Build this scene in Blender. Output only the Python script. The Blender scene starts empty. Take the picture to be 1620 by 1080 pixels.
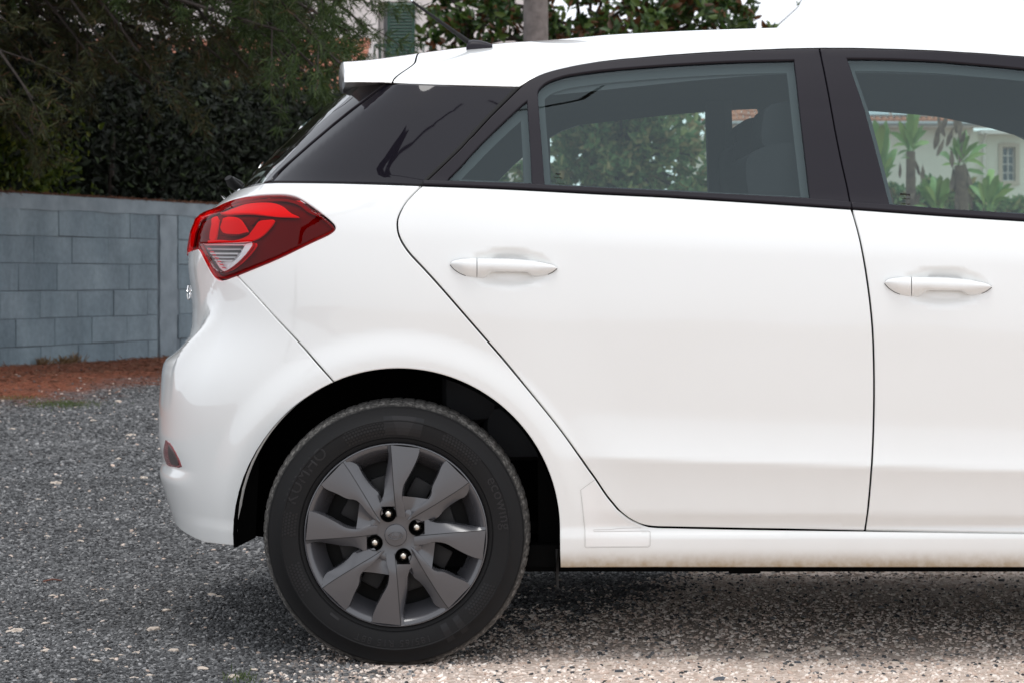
import bpy, bmesh, math, random
import numpy as np
from mathutils import Vector, Matrix
from mathutils.geometry import delaunay_2d_cdt

random.seed(7); rng = np.random.default_rng(7)
scene = bpy.context.scene
COL = scene.collection
R = math.radians

# ------------------------------------------------------------------ camera
F, CX, VH, D, CH = 3630.0, 810.0, 435.0, 5.3, 0.90     # focal length in photo pixels, principal column, horizon row, distance, height
cam_d = bpy.data.cameras.new('camera'); cam = bpy.data.objects.new('camera', cam_d); COL.objects.link(cam)
cam.location = (0, -D, CH); cam.rotation_euler = (R(90), 0, 0)
cam_d.sensor_width = 22.3; cam_d.lens = F / 1620 * 22.3
cam_d.shift_y = -(540 - VH) / 1620
cam_d.clip_start = 0.05; cam_d.clip_end = 3000
cam_d.dof.use_dof = True; cam_d.dof.focus_distance = 5.35; cam_d.dof.aperture_fstop = 7.6
scene.camera = cam

# ------------------------------------------------------------------ sky, sun, exposure
SUN_EL, SUN_AZ = 76.0, 200.0          # azimuth the light comes from, degrees clockwise from +y
world = bpy.data.worlds.new('World'); scene.world = world; world.use_nodes = True
wt = world.node_tree; wt.nodes.clear()
wo = wt.nodes.new('ShaderNodeOutputWorld'); bg = wt.nodes.new('ShaderNodeBackground')
sky = wt.nodes.new('ShaderNodeTexSky'); sky.sky_type = 'NISHITA'; sky.sun_disc = False
sky.sun_elevation = R(SUN_EL); sky.sun_rotation = R(SUN_AZ); sky.dust_density = 3.0; sky.air_density = 1.0
mixc = wt.nodes.new('ShaderNodeMix'); mixc.data_type = 'RGBA'; mixc.inputs[0].default_value = 0.86
mixc.inputs[7].default_value = (13.2, 13.7, 14.6, 1)        # the white cloud sheet
wt.links.new(sky.outputs[0], mixc.inputs[6]); wt.links.new(mixc.outputs[2], bg.inputs[0])
bg.inputs[1].default_value = 0.1
wt.links.new(bg.outputs[0], wo.inputs[0])
sun_d = bpy.data.lights.new('sun', 'SUN'); sun = bpy.data.objects.new('sun', sun_d); COL.objects.link(sun)
sun_d.energy = 1.0; sun_d.angle = R(20); sun_d.color = (1, .98, .95)
_a = R(SUN_AZ); _e = R(SUN_EL)
sdir = Vector((math.sin(_a) * math.cos(_e), math.cos(_a) * math.cos(_e), math.sin(_e)))
sun.rotation_euler = sdir.to_track_quat('Z', 'Y').to_euler()
scene.view_settings.view_transform = 'Standard'; scene.view_settings.look = 'None'
scene.view_settings.exposure = 0.0; scene.view_settings.gamma = 1.0
scene.view_settings.use_curve_mapping = False
scene.render.engine = 'CYCLES'
scene.cycles.max_bounces = 8; scene.cycles.transparent_max_bounces = 24; scene.cycles.use_denoising = True
scene.cycles.caustics_reflective = False; scene.cycles.caustics_refractive = False

# ------------------------------------------------------------------ helpers
def px(u, v, y):
    d = y + D
    return ((u - CX) / F * d, y, CH - (v - VH) / F * d)
def proj(p):
    d = p[..., 1] + D
    return CX + F * p[..., 0] / d, VH - F * (p[..., 2] - CH) / d
def sstep(a, b, x):
    t = np.clip((x - a) / (b - a), 0, 1); return t * t * (3 - 2 * t)
def tag(o, label=None, cat=None, group=None, kind=None):
    if label: o['label'] = label
    if cat: o['category'] = cat
    if group: o['group'] = group
    if kind: o['kind'] = kind
    return o
def empty(name, loc=(0, 0, 0), parent=None):
    o = bpy.data.objects.new(name, None); COL.objects.link(o); o.location = loc; o.empty_display_size = .1
    if parent: o.parent = parent
    return o
def mesh_obj(name, verts, faces, mat=None, parent=None, smooth=False, normals=None, sharp=None):
    me = bpy.data.meshes.new(name)
    me.from_pydata([tuple(map(float, v)) for v in verts] if not isinstance(verts, list) else verts, [], faces if isinstance(faces, list) else faces.tolist())
    me.validate(); me.update()
    if smooth or normals is not None:
        me.polygons.foreach_set('use_smooth', [True] * len(me.polygons))
    if normals is not None and len(me.vertices) == len(normals):
        me.normals_split_custom_set_from_vertices([tuple(map(float, n)) for n in normals])
    elif sharp is not None:
        bm = bmesh.new(); bm.from_mesh(me); bm.normal_update()
        for e in bm.edges:
            if len(e.link_faces) == 2 and e.calc_face_angle(0) > R(sharp): e.smooth = False
        for f in bm.faces: f.smooth = True
        bm.to_mesh(me); bm.free()
    if mat: me.materials.append(mat)
    o = bpy.data.objects.new(name, me); COL.objects.link(o)
    if parent: o.parent = parent
    return o
def np_mesh(name, verts, faces, mat=None, parent=None):
    """fast mesh from numpy arrays; faces (n,k) all of one size"""
    me = bpy.data.meshes.new(name); nf, k = faces.shape
    me.vertices.add(len(verts)); me.vertices.foreach_set('co', verts.astype(np.float32).ravel())
    me.loops.add(nf * k); me.loops.foreach_set('vertex_index', faces.astype(np.int32).ravel())
    me.polygons.add(nf); me.polygons.foreach_set('loop_start', np.arange(0, nf * k, k, dtype=np.int32))
    me.update(calc_edges=True)
    if mat: me.materials.append(mat)
    o = bpy.data.objects.new(name, me); COL.objects.link(o)
    if parent: o.parent = parent
    return o
def bm_obj(name, bm, mat=None, parent=None, sharp=None):
    if sharp is not None:
        bm.normal_update()
        for e in bm.edges:
            if len(e.link_faces) == 2 and e.calc_face_angle(0) > R(sharp): e.smooth = False
        for f in bm.faces: f.smooth = True
    me = bpy.data.meshes.new(name); bm.to_mesh(me); bm.free()
    if mat: me.materials.append(mat)
    o = bpy.data.objects.new(name, me); COL.objects.link(o)
    if parent: o.parent = parent
    return o
def box_bm(bm, c, s, bev=0, rot=None):
    r = bmesh.ops.create_cube(bm, size=1)
    vs = r['verts']
    bmesh.ops.scale(bm, vec=s, verts=vs)
    if bev:
        es = list({e for v in vs for e in v.link_edges})
        rr = bmesh.ops.bevel(bm, geom=es, offset=bev, segments=2, affect='EDGES', profile=.6)
        vs = list({v for f in rr['faces'] for v in f.verts} | {v for v in vs if v.is_valid})
    if rot is not None: bmesh.ops.rotate(bm, cent=(0, 0, 0), matrix=rot, verts=vs)
    bmesh.ops.translate(bm, vec=c, verts=vs)
    return vs
def box(name, c, s, mat, parent=None, bev=0, rot=None):
    bm = bmesh.new(); box_bm(bm, c, s, bev, rot); return bm_obj(name, bm, mat, parent, sharp=40 if bev else None)
def tube(name, pts, rad, mat, parent=None, seg=10, caps=True):
    pts = [Vector(p) for p in pts]; n = len(pts)
    rad = rad if hasattr(rad, '__len__') else [rad] * n
    vs, fs = [], []
    up = Vector((0, 0, 1))
    for i, p in enumerate(pts):
        d = (pts[min(i + 1, n - 1)] - pts[max(i - 1, 0)]).normalized()
        a = d.cross(up) if abs(d.dot(up)) < .95 else d.cross(Vector((1, 0, 0)))
        a.normalize(); b = d.cross(a)
        for k in range(seg):
            t = 2 * math.pi * k / seg
            vs.append(tuple(p + rad[i] * (math.cos(t) * a + math.sin(t) * b)))
    for i in range(n - 1):
        for k in range(seg):
            k2 = (k + 1) % seg
            fs.append((i * seg + k, i * seg + k2, (i + 1) * seg + k2, (i + 1) * seg + k))
    if caps: fs.append(tuple(range(seg))); fs.append(tuple(range((n - 1) * seg, n * seg)))
    return mesh_obj(name, vs, fs, mat, parent, sharp=50)

# ------------------------------------------------------------------ materials
def mat(name, col=(.5, .5, .5), rough=.5, metal=0, coat=0, coat_rough=.03, spec=.5, bump=None, noise=None, sheen=0):
    m = bpy.data.materials.new(name); m.use_nodes = True
    nt = m.node_tree; b = nt.nodes['Principled BSDF']
    b.inputs['Base Color'].default_value = (*col, 1); b.inputs['Roughness'].default_value = rough
    b.inputs['Metallic'].default_value = metal; b.inputs['Coat Weight'].default_value = coat
    b.inputs['Coat Roughness'].default_value = coat_rough; b.inputs['Specular IOR Level'].default_value = spec
    tc = nt.nodes.new('ShaderNodeTexCoord')
    if noise:                                   # (scale, colour2, lo, hi)
        n = nt.nodes.new('ShaderNodeTexNoise'); n.inputs['Scale'].default_value = noise[0]; n.inputs['Detail'].default_value = 6
        r = nt.nodes.new('ShaderNodeValToRGB'); r.color_ramp.elements[0].position = noise[2]; r.color_ramp.elements[1].position = noise[3]
        r.color_ramp.elements[0].color = (*col, 1); r.color_ramp.elements[1].color = (*noise[1], 1)
        nt.links.new(tc.outputs['Object'], n.inputs['Vector']); nt.links.new(n.outputs[0], r.inputs[0]); nt.links.new(r.outputs[0], b.inputs['Base Color'])
    if bump:                                    # (scale, strength, distance)
        n = nt.nodes.new('ShaderNodeTexNoise'); n.inputs['Scale'].default_value = bump[0]; n.inputs['Detail'].default_value = 4
        bp = nt.nodes.new('ShaderNodeBump'); bp.inputs['Strength'].default_value = bump[1]; bp.inputs['Distance'].default_value = bump[2]
        nt.links.new(tc.outputs['Object'], n.inputs['Vector']); nt.links.new(n.outputs[0], bp.inputs['Height']); nt.links.new(bp.outputs[0], b.inputs['Normal'])
    return m
def thin_glass(name, tint, rough=0.0, ior=1.5, gain=1.0, gcol=(1, 1, 1)):
    m = bpy.data.materials.new(name); m.use_nodes = True; nt = m.node_tree; nt.nodes.clear()
    out = nt.nodes.new('ShaderNodeOutputMaterial'); mx = nt.nodes.new('ShaderNodeMixShader')
    tr = nt.nodes.new('ShaderNodeBsdfTransparent'); gl = nt.nodes.new('ShaderNodeBsdfGlossy'); fr = nt.nodes.new('ShaderNodeFresnel')
    tr.inputs[0].default_value = (*tint, 1); gl.inputs['Roughness'].default_value = rough; gl.inputs['Color'].default_value = (*gcol, 1); fr.inputs[0].default_value = ior
    mm = nt.nodes.new('ShaderNodeMath'); mm.operation = 'MULTIPLY'; mm.inputs[1].default_value = gain; mm.use_clamp = True
    nt.links.new(fr.outputs[0], mm.inputs[0]); nt.links.new(mm.outputs[0], mx.inputs[0])
    nt.links.new(tr.outputs[0], mx.inputs[1]); nt.links.new(gl.outputs[0], mx.inputs[2]); nt.links.new(mx.outputs[0], out.inputs[0])
    return m

def paint_material():
    m = mat('white_paint', (.79, .80, .785), .32, coat=1.0, coat_rough=.02, spec=.5)
    nt = m.node_tree; b = nt.nodes['Principled BSDF']
    geo = nt.nodes.new('ShaderNodeNewGeometry'); sep = nt.nodes.new('ShaderNodeSeparateXYZ')
    nt.links.new(geo.outputs['Position'], sep.inputs[0])
    # road dirt thrown up on the lowest 6 cm of the sill
    mr = nt.nodes.new('ShaderNodeMapRange'); mr.interpolation_type = 'SMOOTHSTEP'
    mr.inputs['From Min'].default_value = .272; mr.inputs['From Max'].default_value = .222
    nt.links.new(sep.outputs['Z'], mr.inputs['Value'])
    n = nt.nodes.new('ShaderNodeTexNoise'); n.inputs['Scale'].default_value = 60; n.inputs['Detail'].default_value = 8
    nt.links.new(geo.outputs['Position'], n.inputs['Vector'])
    n2 = nt.nodes.new('ShaderNodeTexNoise'); n2.inputs['Scale'].default_value = 9; n2.inputs['Detail'].default_value = 3
    nt.links.new(geo.outputs['Position'], n2.inputs['Vector'])
    a1 = nt.nodes.new('ShaderNodeMath'); a1.operation = 'MULTIPLY_ADD'; a1.inputs[1].default_value = .7; a1.inputs[2].default_value = .45
    nt.links.new(n.outputs[0], a1.inputs[0])
    mul = nt.nodes.new('ShaderNodeMath'); mul.operation = 'MULTIPLY'; nt.links.new(mr.outputs[0], mul.inputs[0]); nt.links.new(a1.outputs[0], mul.inputs[1])
    # a thin even film of dust, thicker low down
    mr2 = nt.nodes.new('ShaderNodeMapRange'); mr2.inputs['From Min'].default_value = .75; mr2.inputs['From Max'].default_value = .2
    mr2.inputs['To Max'].default_value = .12
    nt.links.new(sep.outputs['Z'], mr2.inputs['Value'])
    mul2 = nt.nodes.new('ShaderNodeMath'); mul2.operation = 'MULTIPLY'; nt.links.new(mr2.outputs[0], mul2.inputs[0]); nt.links.new(n2.outputs[0], mul2.inputs[1])
    add = nt.nodes.new('ShaderNodeMath'); add.operation = 'ADD'; add.use_clamp = True
    nt.links.new(mul.outputs[0], add.inputs[0]); nt.links.new(mul2.outputs[0], add.inputs[1])
    mx = nt.nodes.new('ShaderNodeMix'); mx.data_type = 'RGBA'
    mx.inputs[6].default_value = (.79, .80, .785, 1); mx.inputs[7].default_value = (.32, .235, .14, 1)
    nt.links.new(add.outputs[0], mx.inputs[0]); nt.links.new(mx.outputs[2], b.inputs['Base Color'])
    rr = nt.nodes.new('ShaderNodeMapRange'); rr.inputs['To Min'].default_value = 1.0; rr.inputs['To Max'].default_value = .1
    nt.links.new(mul.outputs[0], rr.inputs['Value']); nt.links.new(rr.outputs[0], b.inputs['Coat Weight'])
    return m
M = {}
M['paint'] = paint_material()
M['black'] = mat('satin_black', (.014, .012, .017), .38, spec=.22, bump=(900, .02, .001))
M['gloss_black'] = mat('gloss_black', (.009, .008, .012), .03, spec=.36)
M['rubber'] = mat('black_rubber', (.012, .012, .012), .7, spec=.3)
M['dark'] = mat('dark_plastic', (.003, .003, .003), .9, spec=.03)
M['glass'] = thin_glass('window_glass', (.86, .94, .92), gain=1.3, gcol=(.82, .97, 1.0))
M['rear_glass'] = thin_glass('rear_window_glass', (.30, .36, .33), gain=1.2)
M['interior'] = mat('interior_trim', (.10, .11, .115), .8)
M['seat'] = mat('seat_fabric', (.03, .032, .036), .9)
M['seal'] = mat('grey_seal', (.095, .11, .115), .6)
M['cover'] = mat('grey_wheel_cover', (.060, .060, .066), .22, spec=.75, coat=.3, coat_rough=.2, bump=(1500, .03, .0006))
M['nut'] = mat('steel_nut', (.62, .57, .5), .3, metal=1)
M['chrome'] = mat('chrome', (.85, .85, .86), .12, metal=1)
M['red_lens'] = thin_glass('red_lens', (.93, .016, .03), gain=.32)
M['clear_lens'] = thin_glass('clear_lens', (.96, .96, .97), gain=.6)
M['lamp_dark'] = mat('lamp_housing', (.065, .05, .05), .4)
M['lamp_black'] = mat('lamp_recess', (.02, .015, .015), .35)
M['lamp_white'] = mat('lamp_reflector', (.82, .74, .74), .35, spec=.6)
M['lamp_silver'] = mat('lamp_silver', (.86, .86, .87), .18, spec=.8, coat=.6)

# ------------------------------------------------------------------ the car's body surface: one table of points over (s, z)
YC = .867                                       # centre plane of the car in y
WX, WZ = (626 - CX) / F * D, .30                # rear wheel centre
ZS = np.arange(.185, 1.52, .0025); SS = np.arange(-1.45, 3.34, .004)
S1, S2, LR, LF = -.10, 2.25, 1.35, 1.09

def integ(tab, zs):
    z0 = np.arange(.15, 1.6, .0005)
    sl = np.interp(z0, [t[0] for t in tab], [t[1] for t in tab])
    k = np.exp(-.5 * (np.arange(-20, 21) / 7.) ** 2); k /= k.sum()
    sl = np.convolve(np.pad(sl, 20, mode='edge'), k, 'valid')
    a = np.cumsum(np.tan(np.radians(sl))) * .0005
    a -= a[(z0 > .4) & (z0 < 1.0)].min()
    return np.interp(zs, z0, a)
DOOR = [(.15, -10), (.255, -6), (.275, -2), (.294, 2), (.298, 40), (.312, 42), (.316, -24), (.350, -24), (.356, -5), (.40, -6), (.478, -14),
        (.484, 14), (.53, 8), (.60, -1), (.78, -1.5), (.86, 4), (.965, 8), (.995, 21), (1.04, 26), (1.085, 29), (1.12, 24), (1.25, 24), (1.40, 30), (1.6, 34)]
PLAIN = [(.15, -8), (.26, -6), (.294, 0), (.298, 14), (.312, 14), (.318, -3), (.40, -3), (.60, -1), (.78, -1), (.86, 4), (.965, 9), (1.0, 20), (1.04, 26), (1.085, 30), (1.12, 22), (1.25, 24), (1.40, 30), (1.6, 34)]
def section(z, x):
    k = np.interp(z, [.3, .48, .98, 1.09, 1.3, 1.44], [0, .035, .042, .055, .03, 0])
    zeta = z + k * np.clip(x - .13, -.9, 1.6)
    a = integ(DOOR, zeta); b = integ(PLAIN, zeta)
    w = sstep(.05, .30, x + (z - .5) * .35)
    return a * w + b * (1 - w)
NEXP = 2.9
_th = np.linspace(0, math.pi / 2, 900)
def unit_corner(a, b, n, straight, ncol):
    """straight run then a superellipse quarter, resampled by arc length -> (dx, y) for ncol parameters"""
    e = np.concatenate([[0], np.sin(_th[1:-1]) ** (2 / n), [1]]); c = np.concatenate([[1], np.cos(_th[1:-1]) ** (2 / n), [0]])
    X = np.concatenate([[0], straight + a * e]); Y = np.concatenate([[b], b * c])
    L = np.concatenate([[0], np.cumsum(np.hypot(np.diff(X), np.diff(Y)))]); L /= L[-1]
    t = np.linspace(0, 1, ncol)
    return np.interp(t, L, X) / (straight + a), np.interp(t, L, Y)
SIL = np.array([(377, 300), (364, 309), (344, 324), (333, 333), (312, 345), (303, 367), (298, 395), (297, 420), (299, 440), (302, 458), (304, 490), (303, 516), (299, 533), (284, 551), (260, 570), (255.5, 588), (251, 640), (250.5, 684), (252, 702), (258, 728), (252.5, 741), (252.5, 752), (260, 775), (271, 809), (279, 838), (281, 850)], float)
GSIL = np.array([(557, 135), (525, 159), (488, 188.5), (432.6, 240), (405, 268), (377, 300)], float)
silv = np.concatenate([GSIL[:, 1], SIL[1:, 1]]); silu = np.concatenate([GSIL[:, 0], SIL[1:, 0]])
zk = (CH + (VH - silv) / F * (D + .5))[::-1]; uk = silu[::-1]
Xr = np.interp(ZS, zk, (uk - CX) / F * (D + .5))
_g = ZS > zk[-1]; Xr[_g] = Xr[~_g][-1] + (ZS[_g] - zk[-1]) * 1.09      # carry the slope of the rear glass on under the spoiler
def handle_shift(i): return (0, 0) if i == 0 else (687.5, 29.5)

def build_table(Xr):
    nz, ns = len(ZS), len(SS)
    P = np.zeros((nz, ns, 3))
    rear = SS < S1; front = SS > S2; mid = ~(rear | front)
    xc = -.15
    ex, ey = unit_corner(.70, YC, NEXP, S1 - xc, 2000)     # normalised shape; x scaled per row
    t = (S1 - SS[rear]) / LR
    fx = np.interp(t, np.linspace(0, 1, 2000), ex); fy = np.interp(t, np.linspace(0, 1, 2000), ey)
    e = np.clip(.60 - t, 0, 1) * LR
    Z = ZS[:, None] * np.ones((1, ns))
    fade = sstep(1.02, .90, ZS)[:, None] * sstep(.50, .62, ZS)[:, None]
    zeff = ZS[:, None] - .75 * e[None, :] * fade
    kg = np.exp(-.5 * (np.arange(-60, 61) / 22.) ** 2); kg /= kg.sum(); Xsm = np.convolve(np.pad(Xr, 60, mode='edge'), kg, 'valid')
    kf = np.exp(-.5 * (np.arange(-6, 7) / 2.) ** 2); kf /= kf.sum(); Xfi = np.convolve(np.pad(Xr, 6, mode='edge'), kf, 'valid')
    wsm = sstep(.02, .17, e)[None, :] * sstep(1.05, .98, ZS)[:, None]
    xre = np.interp(zeff, ZS, Xfi) * (1 - wsm) + np.interp(ZS[:, None] + 0 * zeff, ZS, Xsm) * wsm
    xx = np.zeros((nz, ns)); yy = np.zeros((nz, ns)) + YC
    xx[:, rear] = S1 + (xre - S1) * fx[None, :]
    yy[:, rear] = fy[None, :]
    xx[:, mid] = SS[mid]
    gx, gy = unit_corner(.87, YC, 2.6, .0, 2000)
    t = (SS[front] - S2) / LF
    xx[:, front] = S2 + .87 * np.interp(t, np.linspace(0, 1, 2000), gx); yy[:, front] = np.interp(t, np.linspace(0, 1, 2000), gy)
    A = section(Z, xx)
    yy = yy * (YC - A) / YC
    # wheel-arch flares
    for wx in (WX, WX + 2.57):
        r = np.hypot(xx - wx, Z - WZ)
        yy += np.where(yy > .3, .013 * sstep(.475, .405, r) * sstep(-.02, .25, Z), 0)
    # hollows behind the door handles
    for i in range(2):
        du, dv = handle_shift(i)
        x0, _, z0 = px(806 + du, 425 + dv, .01)
        q = ((xx - x0) / .112) ** 2 + ((Z - z0) / .0475) ** 2
        yy -= .014 * sstep(1.0, .2, q) 
    # bevel of the rear pillar panel: beyond this line the surface turns in
    (xa, _, za), (xb, _, zb) = px(434, 288, .16), px(630, 138, .26)
    nx, nz_ = -(zb - za), (xb - xa); ln = math.hypot(nx, nz_); d = ((xx - xa) * nx + (Z - za) * nz_) / ln
    yy -= np.where(yy > .25, 1, 0) * .42 * (np.sqrt(np.maximum(d, 0) ** 2 + .004 ** 2) - .004) * sstep(1.085, 1.10, Z) * (xx < .2)
    # faint waviness added to the panel shape to make reflections irregular
    yy += np.where((yy > .3) & (Z < 1.06), 1, 0) * .00045 * (np.sin(xx * 9.1 + Z * 5.3 + 1.3) * np.sin(Z * 12.7 - xx * 4.1) + .6 * np.sin(xx * 17 - Z * 14 + .7) * np.sin(xx * 3.3 + Z * 9))
    P[..., 0] = xx; P[..., 1] = YC - yy; P[..., 2] = Z
    return P
for _it in range(7):
    T = build_table(Xr)
    U, V = proj(T)
    rr = SS < -.2
    i = np.argmin(np.where(T[:, :, 1] < 1.4, U, 9999)[:, rr], axis=1)
    um = U[np.arange(len(ZS)), i]; vm = V[np.arange(len(ZS)), i]
    # target u for the row v
    o = np.argsort(silv); tgt = np.interp(vm, silv[o], silu[o])
    dz = (tgt - um) / F * (D + .5)
    ok = (vm > silv.min()) & (vm < silv.max())
    dz = np.where(ok, dz, 0)
    dz = np.convolve(np.pad(dz, 3, mode='edge'), np.ones(7) / 7, 'valid')
    Xr = Xr + dz * .9
    j = np.max(np.nonzero(ok)[0]); Xr[j + 1:] = Xr[j] + (ZS[j + 1:] - ZS[j]) * 1.09
    j = np.min(np.nonzero(ok)[0]); Xr[:j] = Xr[j]
T = build_table(Xr); U, V = proj(T)
ds = np.gradient(T, axis=1); dzt = np.gradient(T, axis=0)
N = np.cross(ds, dzt); N /= np.linalg.norm(N, axis=2, keepdims=True)
N = np.where((N[..., 1:2] > 0) & (T[..., 0:1] > -.1) & (T[..., 0:1] < 2), -N, N)
SILI = np.argmin(np.where(T[:, :, 1] < 1.4, U, 9999)[:, SS < -.2], axis=1); S_SIL = SS[SILI]
def bil(A, s, z):
    fs = np.clip((s - SS[0]) / .004, 0, len(SS) - 1.001); fz = np.clip((z - ZS[0]) / .0025, 0, len(ZS) - 1.001)
    i = fs.astype(int); j = fz.astype(int); a = (fs - i)[..., None]; b = (fz - j)[..., None]
    return (A[j, i] * (1 - a) * (1 - b) + A[j, i + 1] * a * (1 - b) + A[j + 1, i] * (1 - a) * b + A[j + 1, i + 1] * a * b)
def inv(u, v):
    """photo pixel -> (s, z) on the near side of the car"""
    d = np.abs(U - u) + np.abs(V - v); d = np.where(SS[None, :] < (S_SIL[:, None] + .0), 1e9, d)
    j, i = np.unravel_index(np.argmin(d), d.shape); s, z = SS[i], ZS[j]
    for _ in range(8):
        q = np.array([[s, z], [s + .002, z], [s, z + .002]]); p = bil(T, q[:, 0], q[:, 1]); uu, vv = proj(p)
        J = np.array([[uu[1] - uu[0], uu[2] - uu[0]], [vv[1] - vv[0], vv[2] - vv[0]]]) / .002
        e = np.array([u - uu[0], v - vv[0]])
        if abs(np.linalg.det(J)) < 1e4: break
        st = np.linalg.solve(J, e); st = np.clip(st, -.03, .03); s += st[0]; z += st[1]
    uu, vv = proj(bil(T, np.array([s]), np.array([z])))
    if math.hypot(uu[0] - u, vv[0] - v) > .7: s, z = SS[i], ZS[j]; print('inv', u, v, float(uu[0]), float(vv[0]))
    return np.array([s, z])
def zrow(z): return int(np.clip(round((z - ZS[0]) / .0025), 0, len(ZS) - 1))
def s_edge(z): return float(S_SIL[zrow(z)]) - .03
def smooth_pts(pts, n=8, closed=False):
    """Catmull-Rom through the points"""
    p = np.array(pts, float); m = len(p); out = []
    for i in range(m - 1 if not closed else m):
        if closed: a, b, c, d = p[(i - 1) % m], p[i], p[(i + 1) % m], p[(i + 2) % m]
        else: a, b, c, d = p[max(i - 1, 0)], p[i], p[i + 1], p[min(i + 2, m - 1)]
        for k in range(n):
            t = k / n
            out.append(.5 * ((2 * b) + (-a + c) * t + (2 * a - 5 * b + 4 * c - d) * t ** 2 + (-a + 3 * b - 3 * c + d) * t ** 3))
    if not closed: out.append(p[-1])
    return np.array(out)
def curve(pts, n=8, smooth=True):
    """pixel curve -> (s, z) points"""
    q = smooth_pts(pts, n) if smooth else np.array(pts, float)
    return np.array([inv(*a) for a in q])
def sz(*pts): return np.array(pts, float)
def cat(*a): return np.concatenate(a)
def resample(poly, step, closed=True):
    p = np.array(poly); q = np.vstack([p, p[:1]]) if closed else p
    out = []
    for a, b in zip(q[:-1], q[1:]):
        L = np.hypot(*(b - a)); n = max(1, int(math.ceil(L / step)))
        for k in range(n): out.append(a + (b - a) * k / n)
    if not closed: out.append(q[-1])
    o = [out[0]]
    for a in out[1:]:
        if np.hypot(*(a - o[-1])) > step * .15: o.append(a)
    if closed and np.hypot(*(o[0] - o[-1])) < step * .15: o.pop()
    return np.array(o)
def area(p): x, y = p[:, 0], p[:, 1]; return .5 * np.sum(x * np.roll(y, -1) - np.roll(x, -1) * y)
def inset(p, d):
    """move a counter-clockwise loop inward by d"""
    a = np.roll(p, 1, 0); b = np.roll(p, -1, 0)
    e1 = p - a; e2 = b - p; e1 /= np.maximum(np.linalg.norm(e1, axis=1, keepdims=True), 1e-9); e2 /= np.maximum(np.linalg.norm(e2, axis=1, keepdims=True), 1e-9)
    n = np.stack([-(e1 + e2)[:, 1], (e1 + e2)[:, 0]], 1); ln = np.linalg.norm(n, axis=1, keepdims=True); n /= np.maximum(ln, 1e-6)
    k = 1 / np.maximum(.5, ln / 2)
    return p + n * d * k, n
def pip(poly, pts):
    x, y = pts[:, 0], pts[:, 1]; inside = np.zeros(len(pts), bool); n = len(poly)
    x1, y1 = poly[:, 0], poly[:, 1]; x2, y2 = np.roll(x1, -1), np.roll(y1, -1)
    for i in range(n):
        c = (y1[i] > y) != (y2[i] > y)
        inside ^= c & (x < (x2[i] - x1[i]) * (y - y1[i]) / (y2[i] - y1[i] + 1e-12) + x1[i])
    return inside
def dist_poly(poly, pts):
    best = np.full(len(pts), 1e9); b = np.roll(poly, -1, 0)
    for a, c in zip(poly, b):
        e = c - a; L = max(e @ e, 1e-12); t = np.clip(((pts - a) @ e) / L, 0, 1)
        best = np.minimum(best, np.linalg.norm(pts - (a + t[:, None] * e), axis=1))
    return best
def fill2d(outer, holes, grid):
    loops = [outer] + holes
    lo, hi = outer.min(0), outer.max(0)
    gx = np.arange(lo[0] + grid / 2, hi[0], grid); gy = np.arange(lo[1] + grid / 2, hi[1], grid)
    G = np.stack(np.meshgrid(gx, gy), -1).reshape(-1, 2)
    m = pip(outer, G)
    for h in holes: m &= ~pip(h, G)
    G = G[m]
    if len(G):
        dd = np.full(len(G), 1e9)
        for l in loops: dd = np.minimum(dd, dist_poly(l, G))
        G = G[dd > grid * .45]
    pts = np.vstack(loops + [G]); edges = []; o = 0
    for l in loops:
        n = len(l); edges += [(o + i, o + (i + 1) % n) for i in range(n)]; o += n
    r = delaunay_2d_cdt([Vector(p) for p in pts], edges, [], 0, 1e-6)
    vs = np.array([tuple(v) for v in r[0]]); fs = [f for f in r[2] if len(f) == 3]
    c = vs[np.array(fs)].mean(1); m = pip(outer, c)
    for h in holes: m &= ~pip(h, c)
    fs = [list(f) for f, k in zip(fs, m) if k]
    # indices of the loops in the output (orig vert ids)
    back = {}
    for i, ids in enumerate(r[3]):
        for k in ids: back.setdefault(k, i)
    lid = []; o = 0
    for l in loops: lid.append([back[o + i] for i in range(len(l))]); o += len(l)
    return vs, fs, lid
def surf(q, off=0.0, tilt=None):
    p = bil(T, q[:, 0], q[:, 1]); n = bil(N, q[:, 0], q[:, 1]); n /= np.linalg.norm(n, axis=1, keepdims=True)
    return p + n * off, n
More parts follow.
